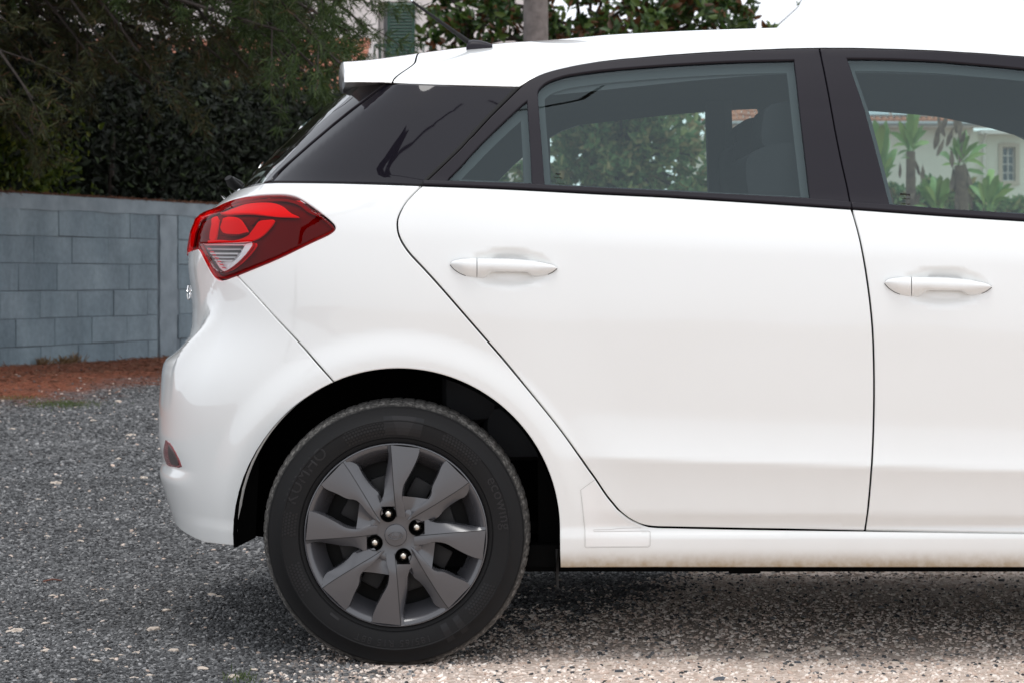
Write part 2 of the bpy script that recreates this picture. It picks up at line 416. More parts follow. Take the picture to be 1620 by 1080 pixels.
def panel(name, outer, m, parent, holes=(), gap=.0016, grid=.014, off=0.0, deep=.014, rad=.0022, step=.008, mirror=False, hole_gap=None, label=None):
    """a pressed panel: surface, rolled edge and flange, cut to an outline in (s, z)"""
    outer = resample(outer, step)
    if area(outer) < 0: outer = outer[::-1]
    hs = []
    for h in holes:
        h = resample(h, step)
        hs.append(h[::-1] if area(h) > 0 else h)         # clockwise: 'inset' then moves into the metal
    outer, _ = inset(outer, gap)
    hs = [inset(h, gap if hole_gap is None else hole_gap)[0] for h in hs]
    inn = [inset(l, rad)[0] for l in [outer] + hs]
    vs, fs, lid = fill2d(inn[0], inn[1:], grid)
    p, n = surf(vs, off)
    P = [p]; NN = [n]; base = len(p); faces = list(fs)
    for l, ids in zip([outer] + hs, lid):
        _, nrm = inset(l, 1.0)
        side = -nrm
        # world direction of 'side'
        q0, n0 = surf(l, off); q1, _ = surf(l + side * .002, off); w = q1 - q0; w /= np.maximum(np.linalg.norm(w, axis=1, keepdims=True), 1e-9)
        n1 = n0 + w * 1.1; n1 /= np.linalg.norm(n1, axis=1, keepdims=True)
        a = q0 - n0 * (rad * .45); b = q0 - n0 * deep - w * .001
        P += [a, b]; NN += [n1, w]
        k = len(l); ia = base; ib = base + k; base += 2 * k
        for i in range(k):
            j = (i + 1) % k
            faces.append([ids[i], ids[j], ia + j, ia + i][::-1]); faces.append([ia + i, ia + j, ib + j, ib + i][::-1])
    P = np.vstack(P); NN = np.vstack(NN)
    # orient every face with its normal
    F3 = []
    for f in faces:
        a, b, c = P[f[0]], P[f[1]], P[f[2]]
        fn = np.cross(b - a, c - a)
        F3.append(f if fn @ (NN[f].sum(0)) >= 0 else f[::-1])
    o = mesh_obj(name, P, F3, m, parent, normals=NN)
    if label: o['label'] = label
    if mirror:
        P2 = P * [1, -1, 1] + [0, 2 * YC, 0]; N2 = NN * [1, -1, 1]
        mesh_obj(name, P2, [f[::-1] for f in F3], m, parent, normals=N2)
    return o

# ================================================================== THE CAR
car = empty('parked_car', (WX, YC, 0))
tag(car, 'white five-door hatchback parked side-on on the gravel, nose out of frame', 'car')
def W(x, z): return np.array([[x, z]])
def zpx(v, y): return CH + (VH - v) / F * (y + D)
def arc(cu, cv, r, a0, a1, n=40):
    return [(cu + r * math.cos(R(a)), cv - r * math.sin(R(a))) for a in np.linspace(a0, a1, n)]

# --- seams, all measured on the photograph and laid on the body surface
rear_seam = curve([(668, 293.5), (652, 309), (640, 323), (630, 343), (628.5, 360), (633, 378), (647, 400), (672, 427), (700, 458), (767, 535), (800, 573), (855, 639), (892, 686), (929, 739), (942, 757), (958, 781), (970, 796), (981, 808.5), (997, 821), (1015, 829.5), (1034, 832.8), (1062, 833.6)], 4)
sill_r = curve([(1062, 833.6), (1200, 836), (1369, 838)], 3)
b_seam_low = curve([(1369, 838), (1374, 800), (1379, 740), (1382, 680), (1383, 600), (1380.5, 520), (1373, 450), (1361, 380), (1347.5, 330.5)], 3)
belt_r = curve([(1347, 330.5), (1200, 320.5), (1080, 313), (1040, 310.7), (940, 306), (820, 299.5), (740, 296), (668, 293.5)], 3)
sill_f = curve([(1369, 838), (1500, 840), (1620, 842)], 3)
belt_f = cat(curve([(1347.5, 330.5), (1480, 340), (1620, 349)], 3), curve([(1800, 361), (2000, 374), (2180, 386)], 3))
arch_pts = arc(630, 838, 254.8, 113.6, 180, 40)
zbar = .274
bump_seam = curve([(374, 436), (403, 467), (434, 501), (480, 550), (528, 604.5)], 4)
archL = curve(arch_pts, 1, False)
def edge_line(z0, z1, n=16, d=0.0): return np.array([[s_edge(z) + d, z] for z in np.linspace(z0, z1, n)])
z_lampT, z_lampB, z_hatch, z_gl = zpx(331, .2), zpx(399, .2), .745, zpx(299, .25)
SM = SS[0] + .004

# rear bumper, tailgate, lamp openings
lamp_low = curve([(313, 393.5), (317, 398.5), (323, 410), (329, 422), (336, 434), (342, 441), (351, 443.5), (362, 440.5), (374, 436)], 2)
bumper = cat(curve([(374, 863.5), (350, 861.5), (325, 858.5)], 3), sz((s_edge(.28) + .10, .280), (s_edge(.28) + .04, .286), (s_edge(.29), .292), (SM, .30), (SM, z_hatch)),
             sz((s_edge(z_hatch), z_hatch)), edge_line(z_hatch + .01, z_lampB, 8), lamp_low, bump_seam, archL, curve([(375.3, 850)], 1, False))
bumper_o = panel('rear_bumper', bumper, M['paint'], car, mirror=True, grid=.012)
tail = empty('tailgate', (0, 0, 0), car)
tg = cat(sz((SM, z_hatch), (s_edge(z_hatch), z_hatch)), edge_line(z_hatch + .01, z_gl, 14), sz((SM, z_gl)))
panel('tailgate_skin', tg, M['paint'], tail, mirror=True, grid=.016, step=.012)
g_line = curve([(414, 290.5), (430, 272), (449, 253), (488, 211), (525, 177), (576, 130)], 3)
rg = cat(sz((SM, z_gl + .003), (s_edge(z_gl), z_gl + .003)), g_line, sz((s_edge(1.36), 1.345), (SM, 1.345)))
panel('rear_window', rg, M['rear_glass'], tail, mirror=True, off=-.003, grid=.02, step=.012, deep=.004)
fin = cat(curve([(416, 290), (432, 272.5), (451, 253), (490, 211), (527, 177), (577, 131)], 3), curve([(611, 131.5), (581, 154), (525, 198), (458, 256), (436, 276), (428.5, 286.5)], 3))
panel('window_side_fin', fin, M['gloss_black'], tail, mirror=True, off=.001, gap=.001)
qg = cat(curve([(431, 287), (458, 259), (525, 201), (581, 157), (612, 133.5)], 3), curve([(630, 132), (700, 134.2), (822, 137.5)], 3), curve([(821, 138.5), (775.5, 184), (731, 232), (682, 279), (669, 292.5)], 3), curve([(640, 291.4), (600, 290), (520, 288), (470, 287.5)], 3))
panel('rear_pillar_panel', qg, M['gloss_black'], car, mirror=True, off=-.001, gap=.0012)

# quarter panel with the sill pressed in one piece
lamp_top = curve([(345, 328), (358, 321), (373, 315.5), (395, 311), (418, 309), (440, 308.5), (455, 309.5), (471, 314), (489, 325), (507, 338), (520, 348.5), (527, 355.5), (529.5, 360), (528, 365), (518, 372), (490, 385), (440, 409), (400, 425.5), (374, 436)], 3)
z_sb = zpx(897.5, .06)
archR = curve(arc(630, 838, 254.8, 0, 113.6, 60), 1, False)
quarter = cat(sz((s_edge(z_gl), z_gl)), curve([(398, 294), (414, 290.5), (431, 288.3), (520, 289), (600, 291.2), (668, 293.5)], 3), rear_seam, sill_r, sill_f, W(1.80, .300), W(1.84, .305), W(1.88, z_sb + .02), W(1.87, z_sb),
              curve([(1620, 897.5), (1300, 897.5), (1000, 897.5), (886, 898)], 3), curve([(885, 870)], 1, False), archR, bump_seam[::-1], lamp_top[::-1], edge_line(z_lampT + .004, z_gl, 6))
panel('quarter_panel', quarter, M['paint'], car, mirror=True, grid=.012, step=.007, gap=.0018, rad=.003)

# tail lamp: housing, reflectors inside, red and clear lenses outside
def tail_lamp(mirror):
    lamp = empty('tail_lamp', (0, 0, 0), car)
    lamp['label'] = 'red tail lamp with clear reversing section'
    outer = cat(edge_line(z_lampB, z_lampT, 8, .002), lamp_top, lamp_low[::-1])
    def pm(name, out, m, off, gap=.0015, deep=.006, holes=(), rad=.002, grid=.012):
        before = set(bpy.data.objects); o = panel(name, out, m, lamp, off=off, gap=gap, deep=deep, holes=holes, rad=rad, grid=grid, hole_gap=0, mirror=mirror)
        if mirror:      # keep only the mirrored copy
            bpy.data.objects.remove(o)
    c = lambda p, n=3: curve(p, n)
    pm('lamp_housing', outer, M['lamp_dark'], -.018, gap=.002, deep=.004)
    rim_in = inset(resample(outer if area(outer) > 0 else outer[::-1], .008), .008)[0]
    pm('lamp_border', outer, M['lamp_rim'], -.010, gap=.002, deep=.004, holes=[rim_in])
    blade = c([(345, 333), (365, 326), (385, 319), (410, 316.5), (432, 318), (448, 325), (460, 335), (471.5, 342.5), (455, 343), (430, 341.5), (405, 335.5), (380, 333.5), (355, 335)])
    pm('light_blade', blade, M['lamp_white'], -.008, gap=.0003)
    lower = c([(322, 379), (340, 378), (365, 379), (385, 372), (396, 360), (404, 349), (416, 346.5), (430, 346.5), (424, 358), (411, 372), (398, 379), (380, 383), (350, 383), (322, 383.5)])
    pm('light_guide', lower, M['lamp_white'], -.010, gap=.0003)
    bulb = c([(348, 343), (357, 339), (368, 341), (378, 349), (387, 364), (384, 369), (365, 370.5), (348, 368), (343, 358)])
    pm('bulb_bowl', bulb, M['lamp_white'], -.008, gap=.0003)
    left = c([(333, 338), (341, 336), (338, 350), (334, 377), (324, 377), (327, 355)])
    pm('bulb_surround', left, M['lamp_white'], -.011, gap=.0003)
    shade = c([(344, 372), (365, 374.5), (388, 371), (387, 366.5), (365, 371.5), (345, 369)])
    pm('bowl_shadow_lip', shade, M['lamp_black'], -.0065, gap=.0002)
    strut = c([(396, 341), (404, 342), (392, 356), (386, 351)])
    pm('lamp_strut', strut, M['lamp_dark'], -.0125, gap=.0002)
    clear = c([(318, 386), (345, 385.3), (380, 384), (400.5, 383.2), (395, 396), (383, 410), (368, 423), (352, 431.5), (340, 425), (330, 408)], 2)
    for k, (v0, v1, mm) in enumerate([(385.5, 387.2, 'lamp_silver'), (388, 393, 'lamp_black'), (393.4, 394.6, 'lamp_silver'), (395.2, 399.5, 'lamp_black'), (400, 402, 'lamp_silver'), (402.6, 405.6, 'lamp_dark'), (406, 407.8, 'lamp_silver'), (408.6, 411, 'lamp_dark'), (411.6, 413, 'lamp_silver')]):
        l = 319 + (v0 - 385) * .62; r_ = 384 - (v0 - 385) * .72
        pm('reflector_blade', c([(l, v0), (r_, v0), (r_ - .5, v1), (l + .5, v1)], 1), M[mm], -.006 + .0006 * (k % 3), gap=.0001, rad=.0004, deep=.003)
    pm('reversing_reflector', clear, M['lamp_silver'], -.0115, gap=.0006)
    pm('white_side_wedge', c([(386, 385), (399.5, 384), (393, 397), (381, 410), (366, 423), (352, 430), (362, 419), (376, 404)], 2), M['lamp_silver'], -.0050, gap=.0003)
    for k in range(7):
        u, v = 325 + k * 3.7, 392 + k * 5.0
        pm('reflector_tooth', c([(u, v), (u + 6, v + .4), (u + 7.5, v + 3.2), (u + 2, v + 2.9)], 1), M['red_plain'], -.0048, gap=.0001, rad=.0003, deep=.002)
    pm('red_lens', outer, M['red_lens'], .004, gap=.0022, deep=.012, holes=[clear], rad=.005, grid=.01)
    pm('clear_lens', clear, M['clear_lens'], .004, gap=.0006, deep=.004, rad=.001)
    # the lamp's second half, on the tailgate
    zl, zh = z_lampB - .008, z_lampT - .004
    ins = cat(edge_line(zl, zh, 6, -.004), sz((s_edge(zh) - .10, zh - .012), (s_edge(zh) - .14, zh - .035), (s_edge(zl) - .11, zl + .008)))
    pm('tailgate_lamp', ins, M['red_glossy'], .004, gap=.0015, deep=.012, rad=.004)
M['lamp_rim'] = mat('lamp_rim', (.17, .13, .13), .4)
M['red_plain'] = mat('red_plastic', (.75, .02, .04), .3)
M['red_glossy'] = mat('dark_red_plastic', (.22, .004, .008), .25, coat=1, coat_rough=.02)
tail_lamp(False); tail_lamp(True)

# reflector low on the bumper
refl = panel('bumper_reflector', curve([(262, 695), (269, 699), (278, 714), (288, 737.5), (276, 738), (264, 735), (259, 715)], 2), M['red_glossy'], car, off=.0015, gap=.0003, deep=.006, mirror=True)
panel('reflector_face', curve([(268, 702), (277, 716), (284.5, 734.5), (272, 733), (267, 716)], 2), M['lamp_dark'], refl, off=.003, gap=.0003, deep=.004)

# --- doors
def door_handle(i, parent):
    du, dv = handle_shift(i)
    top = smooth_pts([(711.7, 418), (716, 413.2), (731, 409.9), (750, 409), (799, 409.2), (836, 411.8), (860.5, 415.8), (876, 420), (881.8, 424)], 8)
    bot = smooth_pts([(711.7, 418.4), (718.5, 426.2), (731, 433.9), (747, 438.8), (764, 440), (770, 437.2), (776, 432.6), (785, 430.2), (829, 430.6), (837, 433), (845.5, 437.8), (860.5, 436.2), (873, 431.2), (881.8, 424.6)], 8)
    rid = smooth_pts([(711.7, 418.2), (737, 423.5), (752, 425.3), (786, 425.8), (836, 427.3), (878, 425.2), (881.8, 424.3)], 8)
    h = empty('door_handle', (0, 0, 0), parent)
    for name, u0, u1, sl in (('key_cap', 711.9, 754.0, 1), ('grip', 755.2, 881.5, 1)):
        us = np.concatenate([u0 + (u1 - u0) * (1 - np.cos(np.linspace(0, math.pi, 46))) / 2])
        vs, fs, rings = [], [], 0
        for u in us:
            vt, vb, vr = (np.interp(u, c[:, 0], c[:, 1]) for c in (top, bot, rid))
            q = np.clip((u - 711.7) / 170, 0, 1); bulge = .030 * math.sin(math.pi * q) ** .45
            lean = 0 if name == 'grip' and u > 800 else .07
            grip = sstep(766, 790, u) * sstep(850, 826, u)
            back = .004 + .0 * grip
            ring = []
            s0, z0 = inv(u + du, (vt + vb) / 2 + dv); base = bil(T, np.array([s0]), np.array([z0]))[0]
            yb = base[1]
            yf = yb - .003 - bulge
            ytop = yb + .001 + (yf - yb) * .42 ; ybot = yb + (yf - yb) * (.25 + .45 * grip)
            prof = [(vt, yb + .012 * (1 - grip) + (yf - yb) * .30 * grip), (vt - .0, ytop), (vt + (vr - vt) * .12, ytop * .45 + yf * .55), (vt + (vr - vt) * .38, yf * .9 + ytop * .1), (vt + (vr - vt) * .72, yf), (vr, yf + .0012), (vr + (vb - vr) * .30, yf * .8 + ybot * .2), (vr + (vb - vr) * .75, yf * .35 + ybot * .65), (vb, ybot), (vb - .02, yb + .012 * (1 - grip) + (yf - yb) * .30 * grip)]
            for v, y in prof: ring.append(px(u + du, v + dv, y))
            vs += ring; rings += 1
        k = 10
        for a in range(rings - 1):
            for b in range(k): fs.append((a * k + b, a * k + (b + 1) % k, (a + 1) * k + (b + 1) % k, (a + 1) * k + b))
        fs.append(tuple(range(k))[::-1]); fs.append(tuple((rings - 1) * k + b for b in range(k)))
        o = mesh_obj(name, vs, fs, M['paint'], h, sharp=50)
        # dark gasket the part sits on
        gs, gf = [], []
        for u in us:
            vt, vb = (np.interp(u, c[:, 0], c[:, 1]) for c in (top, bot))
            gt = sstep(766, 790, u) * sstep(850, 826, u)
            s0, z0 = inv(u + du, (vt + vb) / 2 + dv); yb = bil(T, np.array([s0]), np.array([z0]))[0][1]
            vb2 = vb + .9 * (1 - gt); vt2 = vt - .1
            if gt > .02: vt2 = vb2 = (vt + vb) / 2
            gs += [px(u + du, vt2 + dv, yb - .0015), px(u + du, vb2 + dv, yb - .0035), px(u + du, vb2 + dv, yb + .01), px(u + du, vt2 + dv, yb + .01)]
        for a in range(len(us) - 1):
            for b in range(4): gf.append((a * 4 + b, a * 4 + (b + 1) % 4, (a + 1) * 4 + (b + 1) % 4, (a + 1) * 4 + b))
        mesh_obj('handle_gasket', gs, gf, M['rubber'], o)

rdoor = empty('rear_door', (0, 0, 0), car); fdoor = empty('front_door', (0, 0, 0), car)
door_out = cat(rear_seam[:-1], sill_r[:-1], b_seam_low[:-1], belt_r[:-1])
panel('door_skin', door_out, M['paint'], rdoor, grid=.011, gap=.0024, rad=.003)
fseam = [(1.76, .305), (1.78, .36), (1.765, .6), (1.775, .85), (1.86, .95), (1.94, .972)]
fdoor_out = cat(sill_f[:-1], W(1.70, .300), smooth_pts(fseam, 4)[1:], belt_f[::-1][1:], b_seam_low[::-1][1:])
panel('door_skin', fdoor_out, M['paint'], fdoor, grid=.012, gap=.0024, rad=.003)
door_handle(0, rdoor); door_handle(1, fdoor)

f_top = [(823, 138), (837, 126), (860, 115), (893, 106), (933, 99), (967, 95), (1040, 88.5), (1110, 83.5), (1180, 79.7), (1240, 77.2), (1296, 76)]
bs_top = [(1296, 76), (1304, 113), (1313, 160), (1321, 205), (1331, 255), (1339, 290), (1345, 320), (1347, 330.5)]
win_main = [(851, 147), (853, 141.5), (860, 134), (870, 128), (885, 122.5), (903, 118), (953, 111), (1003, 106.5), (1053, 102.7), (1103, 99.7), (1153, 97.2), (1205, 95.7)]
main_hole = cat(curve(win_main, 3), curve([(1256, 94.6)], 1, False), curve([(1260, 125), (1267, 190), (1281.5, 314.2)], 2), curve([(1160, 308), (1040, 301.7), (940, 297), (862, 292.8)], 2), curve([(858, 240), (854, 190)], 1, False))
qtr_hole = cat(curve([(833.5, 160)], 1, False), curve([(838, 225), (841.5, 290.8)], 1, False), curve([(780, 288), (707, 285.2)], 1, False), curve([(730, 262), (760, 229), (800, 190), (826, 166)], 2))
frame_out = cat(curve(f_top, 4), curve(bs_top, 2)[1:], curve([(1281, 321), (1040, 308), (860, 299), (760, 294.5), (669, 291)], 2), curve([(682, 280), (731, 233), (775.5, 185)], 3))
panel('window_frame', frame_out, M['black'], rdoor, holes=[main_hole, qtr_hole], off=-.001, grid=.014, hole_gap=.0004, deep=.02)
f_mold = cat(curve([(669, 286), (708, 286.6), (840, 291.2), (861, 292.9), (1040, 301.9), (1160, 308), (1281, 314.2), (1345.5, 320)], 3), curve([(1347, 329.6), (1200, 319.6), (1080, 312.1), (1040, 309.8), (940, 305), (820, 298.6), (740, 295), (669, 292.6)], 3))
panel('belt_moulding', f_mold, M['black'], rdoor, off=.0035, gap=.0004, deep=.01, rad=.0025, grid=.01)
ff_top = [(1297, 76), (1340, 76), (1380, 76.8), (1430, 78.2), (1480, 80.2), (1547, 84), (1620, 89.5), (1720, 101), (1850, 130), (1980, 172), (2090, 222), (2180, 276), (2235, 330), (2245, 389)]
win_f = [(1413, 93), (1480, 96), (1547, 101.5), (1620, 108.5), (1700, 119), (1800, 140), (1920, 180), (2030, 232), (2110, 285), (2145, 330), (2150, 372)]
f_hole = cat(curve([(1340, 92), (1376, 92.3)], 1, False), curve(win_f, 4), curve([(1900, 357), (1620, 339), (1500, 331.5), (1408, 324)], 2), curve([(1393, 267), (1368, 173)], 1, False))
fframe = cat(curve(ff_top, 4), curve([(2000, 372), (1800, 358), (1620, 347), (1480, 338), (1347, 328.5)], 2), curve(bs_top, 2)[::-1][1:-1])
panel('window_frame', fframe, M['black'], fdoor, holes=[f_hole], off=-.001, grid=.014, hole_gap=.0004, deep=.02)
fm = cat(curve([(1347, 320.3), (1408, 324.3), (1500, 331.6), (1620, 339.3), (1900, 357), (2150, 372.5), (2235, 378)], 3), curve([(2235, 389), (2000, 373), (1800, 360), (1620, 348), (1480, 339), (1348, 329.8)], 3))
panel('belt_moulding', fm, M['black'], fdoor, off=.0035, gap=.0004, deep=.01, rad=.0025, grid=.01)
def grow(l, d):
    l = resample(l, .02); l = l if area(l) > 0 else l[::-1]
    return inset(l, -d)[0]
for hole, par in ((main_hole, rdoor), (qtr_hole, rdoor), (f_hole, fdoor)):
    pane = panel('window_pane', grow(hole, .006), M['glass'], par, off=-.008, gap=0, deep=.0035, grid=.03, step=.02)
    lo = grow(hole, .004); 
    ring_in = grow(hole, -.0165)
    panel('window_channel', lo, M['seal'], par, holes=[ring_in], off=-.030, gap=0, deep=.006, grid=.02, hole_gap=0, step=.02)
# thin seal between rear door and pillar panel
panel('door_seal', cat(curve([(822, 138.5), (775.5, 184.5), (731, 232.5), (682, 279.5), (669, 292.5)], 3), curve([(664, 292), (676, 279), (726, 231), (770, 183), (815, 138.5)], 3)), M['rubber'], rdoor, off=.0005, gap=0, deep=.02, grid=.02)

# far doors: the same pressings seen from inside; their window frames follow the openings seen through the car
def farplane(u, v):
    """pixel -> point on the far window plane (leaning in towards the roof)"""
    y = 1.58
    for _ in range(12):
        z = CH + (VH - v) / F * (y + D); y = 1.665 - .50 * (z - 1.09) - .02
    return px(u, v, y)
def far_prism(name, outer, holes, m, parent, th=.03):
    O = resample(np.array(outer), 6); Hs = [resample(np.array(h), 6) for h in holes]
    if area(O) < 0: O = O[::-1]
    vs, fs, lid = fill2d(O, Hs, 60)
    a = np.array([farplane(*q) for q in vs]); b = a + [0, th, 0]; n = len(a)
    F3 = [f for f in fs] + [[i + n for i in f[::-1]] for f in fs]
    for ids in lid:
        for i in range(len(ids)):
            j = (i + 1) % len(ids); F3.append([ids[i], ids[j], ids[j] + n, ids[i] + n])
    return mesh_obj(name, np.vstack([a, b]), F3, m, parent)
far_rear = [(872, 340), (870, 218), (890, 207), (925, 195), (960, 187), (1000, 180.5), (1050, 175.5), (1115, 171), (1170, 168), (1192, 168), (1198, 170), (1200.5, 176), (1201, 340)]
far_qtr = [(862, 340), (862, 226), (840, 238), (812, 262), (785, 290), (745, 340)]
far_front = [(1366, 340), (1366, 168), (1410, 168.5), (1480, 173), (1530, 182), (1575, 197), (1620, 219), (1700, 262), (1790, 320), (1800, 350), (1366, 350)]
far_out = [(640, 345), (700, 285), (760, 205), (830, 145), (900, 120), (1050, 104), (1290, 98), (1460, 100), (1600, 112), (1720, 150), (1850, 240), (1900, 360), (1300, 345)]
fr = empty('far_side_doors', (0, 0, 0), car)
ff_ = far_prism('window_frame', far_out, [far_rear[:], far_qtr, far_front], M['interior'], fr)
for h in (far_rear, far_qtr, far_front):
    far_prism('window_pane', h, [], M['glass2'] if 'glass2' in M else M['glass'], fr, .003)
# pillar trim and belt seen inside the far window
def slab(name, pts, y0, y1, m, parent, bev=0):
    pts = [tuple(p) for p in pts]
    a = [px(u, v, y0) for u, v in pts]; b = [(p[0], y1, p[2]) for p in a]; n = len(a)
    return mesh_obj(name, a + b, [tuple(range(n)), tuple(range(2 * n - 1, n - 1, -1))] + [(i, (i + 1) % n, n + (i + 1) % n, n + i) for i in range(n)], m, parent)
slab('belt_pillar', [(1117, 160), (1147, 160), (1152, 350), (1123, 350)], 1.42, 1.47, M['interior'], car)
slab('seat_belt', [(1146, 160), (1157, 160), (1164, 350), (1153, 350)], 1.40, 1.403, M['seat_belt'] if 'seat_belt' in M else M['seal'], car)

# lower far-side body, mirrored
def mirror_copy(src, parent):
    for o in list(src.children):
        if o.name.split('.')[0] in ('door_skin',):
            me = o.data; P = np.array([v.co for v in me.vertices]) * [1, -1, 1] + [0, 2 * YC, 0]
            nn = [None] * len(P)
            for l, cn in zip(me.loops, me.corner_normals): nn[l.vertex_index] = (cn.vector[0], -cn.vector[1], cn.vector[2])
            mesh_obj(o.name.split('.')[0], P, [list(p.vertices)[::-1] for p in me.polygons], M['paint'], parent, normals=nn)
mirror_copy(rdoor, fr); mirror_copy(fdoor, fr)

# --- roof, spoiler, windscreen: crowned sections between the two side rails
RB_px = [(553, 131), (573, 130.6), (610, 131.5), (650, 132.5), (700, 134.2), (760, 136), (823, 137.5), (837, 125.5), (860, 114.3), (893, 105.2), (933, 98.2), (967, 94.2), (1040, 87.6), (1110, 82.6), (1180, 78.8), (1240, 76.3), (1296, 75), (1340, 75), (1380, 75.8), (1430, 77.2), (1480, 79.2), (1547, 83), (1620, 88.5), (1720, 100), (1850, 129), (1980, 171), (2090, 221), (2180, 275)]
BASE_px = [(535, 131), (573, 131), (620, 132.3), (700, 134.8), (780, 137), (823, 138), (870, 136), (930, 130), (1000, 122), (1100, 110), (1200, 101), (1295, 96), (1400, 97), (1500, 101), (1620, 110), (1720, 122), (1850, 150), (1980, 190), (2090, 238), (2180, 290)]
TOP_px = [(535, 98), (560, 98), (583, 96), (627, 89), (650, 86.5), (690, 80.5), (740, 74.2), (833, 63.5), (933, 56), (1040, 51.2), (1080, 49), (1150, 46.5), (1223, 44.5), (1300, 43), (1400, 43), (1500, 46), (1620, 54), (1720, 68), (1850, 100)]
def side_pts(pxs):
    q = np.array([inv(u, v) for u, v in pxs]); return bil(T, q[:, 0], q[:, 1])
# base and boundary curves as functions of x (left end continued)
def side_curve(pxs):
    ok = [p for p in pxs if p[0] > 600]; P = side_pts(ok)
    rest = [p for p in pxs if p[0] <= 600]
    P0 = [px(u, v, P[0, 1] + .01 * i) for i, (u, v) in enumerate(rest[::-1])][::-1]
    return np.vstack([np.array(P0).reshape(-1, 3), P])
RB, RBASE = side_curve(RB_px), side_curve(BASE_px)
def cr(xs, P, c):                               # smooth interpolation in x
    k = np.interp(xs, P[:, 0], P[:, c]); return k
_xs = np.linspace(RBASE[0, 0] - .02, RBASE[-1, 0], 800)
def smoo(a, w):
    k = np.exp(-.5 * (np.arange(-3 * w, 3 * w + 1) / w) ** 2); k /= k.sum(); n = 3 * w
    pad = np.concatenate([2 * a[0] - a[1:n + 1][::-1], a, 2 * a[-1] - a[-n - 1:-1][::-1]])
    return np.convolve(pad, k, 'valid')
bY = smoo(YC - cr(_xs, RBASE, 1), 12); bZ = smoo(cr(_xs, RBASE, 2), 12)
def bez(Y0, Z0, Zt, t):
    L = np.maximum(Zt - Z0, .01) * .62 / math.cos(R(28)); p1y, p1z = Y0 - L * math.sin(R(28)), Z0 + L * math.cos(R(28))
    p2y, p2z = Y0 * .62, Zt - .001
    a, b, c, d = (1 - t) ** 3, 3 * t * (1 - t) ** 2, 3 * t * t * (1 - t), t ** 3
    return a * Y0 + b * p1y + c * p2y, a * Z0 + b * p1z + c * p2z + d * Zt
_tt = np.linspace(0, 1, 60)
zt = np.zeros(len(_xs))
for i, x in enumerate(_xs):
    lo_, hi_ = bZ[i] + .005, bZ[i] + .16
    yn, _zn = 0, 0
    for _ in range(22):
        mid_ = (lo_ + hi_) / 2; yy, zz = bez(bY[i], bZ[i], mid_, _tt); yw = YC - yy
        v = (VH - F * (zz - CH) / (yw + D)); k = np.argmin(v); u = CX + F * x / (yw[k] + D)
        if v[k] > np.interp(u, [p[0] for p in TOP_px], [p[1] for p in TOP_px]): lo_ = mid_
        else: hi_ = mid_
    zt[i] = mid_
zt = smoo(zt, 14)
zt = np.where(_xs > 1.25, np.minimum(zt, np.interp(_xs, [1.25, 2.3], [zt[np.searchsorted(_xs, 1.25)], 1.02])), zt)
def C(x, t):
    Y0, Z0, Zt = np.interp(x, _xs, bY), np.interp(x, _xs, bZ), np.interp(x, _xs, zt)
    y, z = bez(Y0, Z0, Zt, t); return np.stack([x + 0 * t, YC - y, z], -1)
def t_start(x):
    zb = np.interp(x, RB[:, 0], RB[:, 2]); tt = np.linspace(0, .6, 400); z = C(np.full(400, x), tt)[:, 2]
    return tt[np.argmin(np.abs(z - zb))] if z[0] < zb else 0.0
def crown(name, m, parent, xa, xb, nx, nt=26, edge=True, extra=None, tmin=None, tmax=None):
    """grid between two cross lines xa(t), xb(t); both halves"""
    rows = []
    for i in range(nx + 1):
        q = i / nx
        x0 = xa(0) * (1 - q) + xb(0) * q; t0 = t_start(x0) if tmin is None else tmin
        x1 = 1.0 if tmax is None else tmax
        tt = t0 + (x1 - t0) * np.linspace(0, 1, nt + 1) ** 1.5
        x = np.array([xa(t) * (1 - q) + xb(t) * q for t in tt])
        p = C(x, tt)
        if edge:                                 # rolled lower edge
            e1 = p[0] + [0, .0015, -.001]; e2 = p[0] + [0, .014, -.002]
            p = np.vstack([e2, e1, p])
        rows.append(p)
    if extra: rows = extra(rows)
    G = np.array(rows); h = G.shape[1]
    if tmax is None:
        Gm = G[:, ::-1][:, 1:] * [1, -1, 1] + [0, 2 * YC, 0]; G = np.concatenate([G, Gm], 1)
        parts = [G]
    else:
        parts = [G, G * [1, -1, 1] + [0, 2 * YC, 0]]
    for k, G in enumerate(parts):
        n, h = G.shape[:2]; fs = []
        for i in range(n - 1):
            for j in range(h - 1):
                f = (i * h + j, (i + 1) * h + j, (i + 1) * h + j + 1, i * h + j + 1)
                fs.append(f if k == 0 else f[::-1])
        o = mesh_obj(name, G.reshape(-1, 3), fs, m, parent, sharp=45)
    return o
xu = lambda u, y=.25: (u - CX) / F * (y + D)
seam_x = lambda t, d=0: xu(620.5, .21) + .052 * sstep(0, .33, t) + d
front_x = lambda t: xu(1655, .2) + .10 * sstep(0, 1, t)
crown('roof', M['paint'], car, lambda t: seam_x(t, .0022), front_x, 150)
tail_x = lambda t: xu(556, .3) - .05 * sstep(0, 1, t)
def spoiler_extra(rows):
    rows = rows[::-1]; last = rows[-1].copy(); zb = rows[-1][0][2]
    base = last[0][2]
    for dx, f in ((-.003, .985), (-.007, .93), (-.0105, .82), (-.0125, .62), (-.012, .38), (-.009, .16), (-.002, .02), (.06, -.02), (.12, -.02)):
        r = last.copy(); r[:, 0] += dx; r[:, 2] = base + (last[:, 2] - base) * f if f > 0 else base + f * .1
        rows.append(r)
    return rows[::-1]
crown('roof_spoiler', M['paint'], tail, tail_x, lambda t: seam_x(t, -.0022), 22, extra=spoiler_extra)
crown('windscreen', M['glass'], car, lambda t: front_x(t) + .006, lambda t: 2.02 + .12 * sstep(0, 1, t), 24, tmin=.10, edge=False)
crown('windscreen_pillar', M['paint'], car, lambda t: front_x(t) + .004, lambda t: 2.02 + .12 * sstep(0, 1, t), 24, tmax=.10, nt=6)
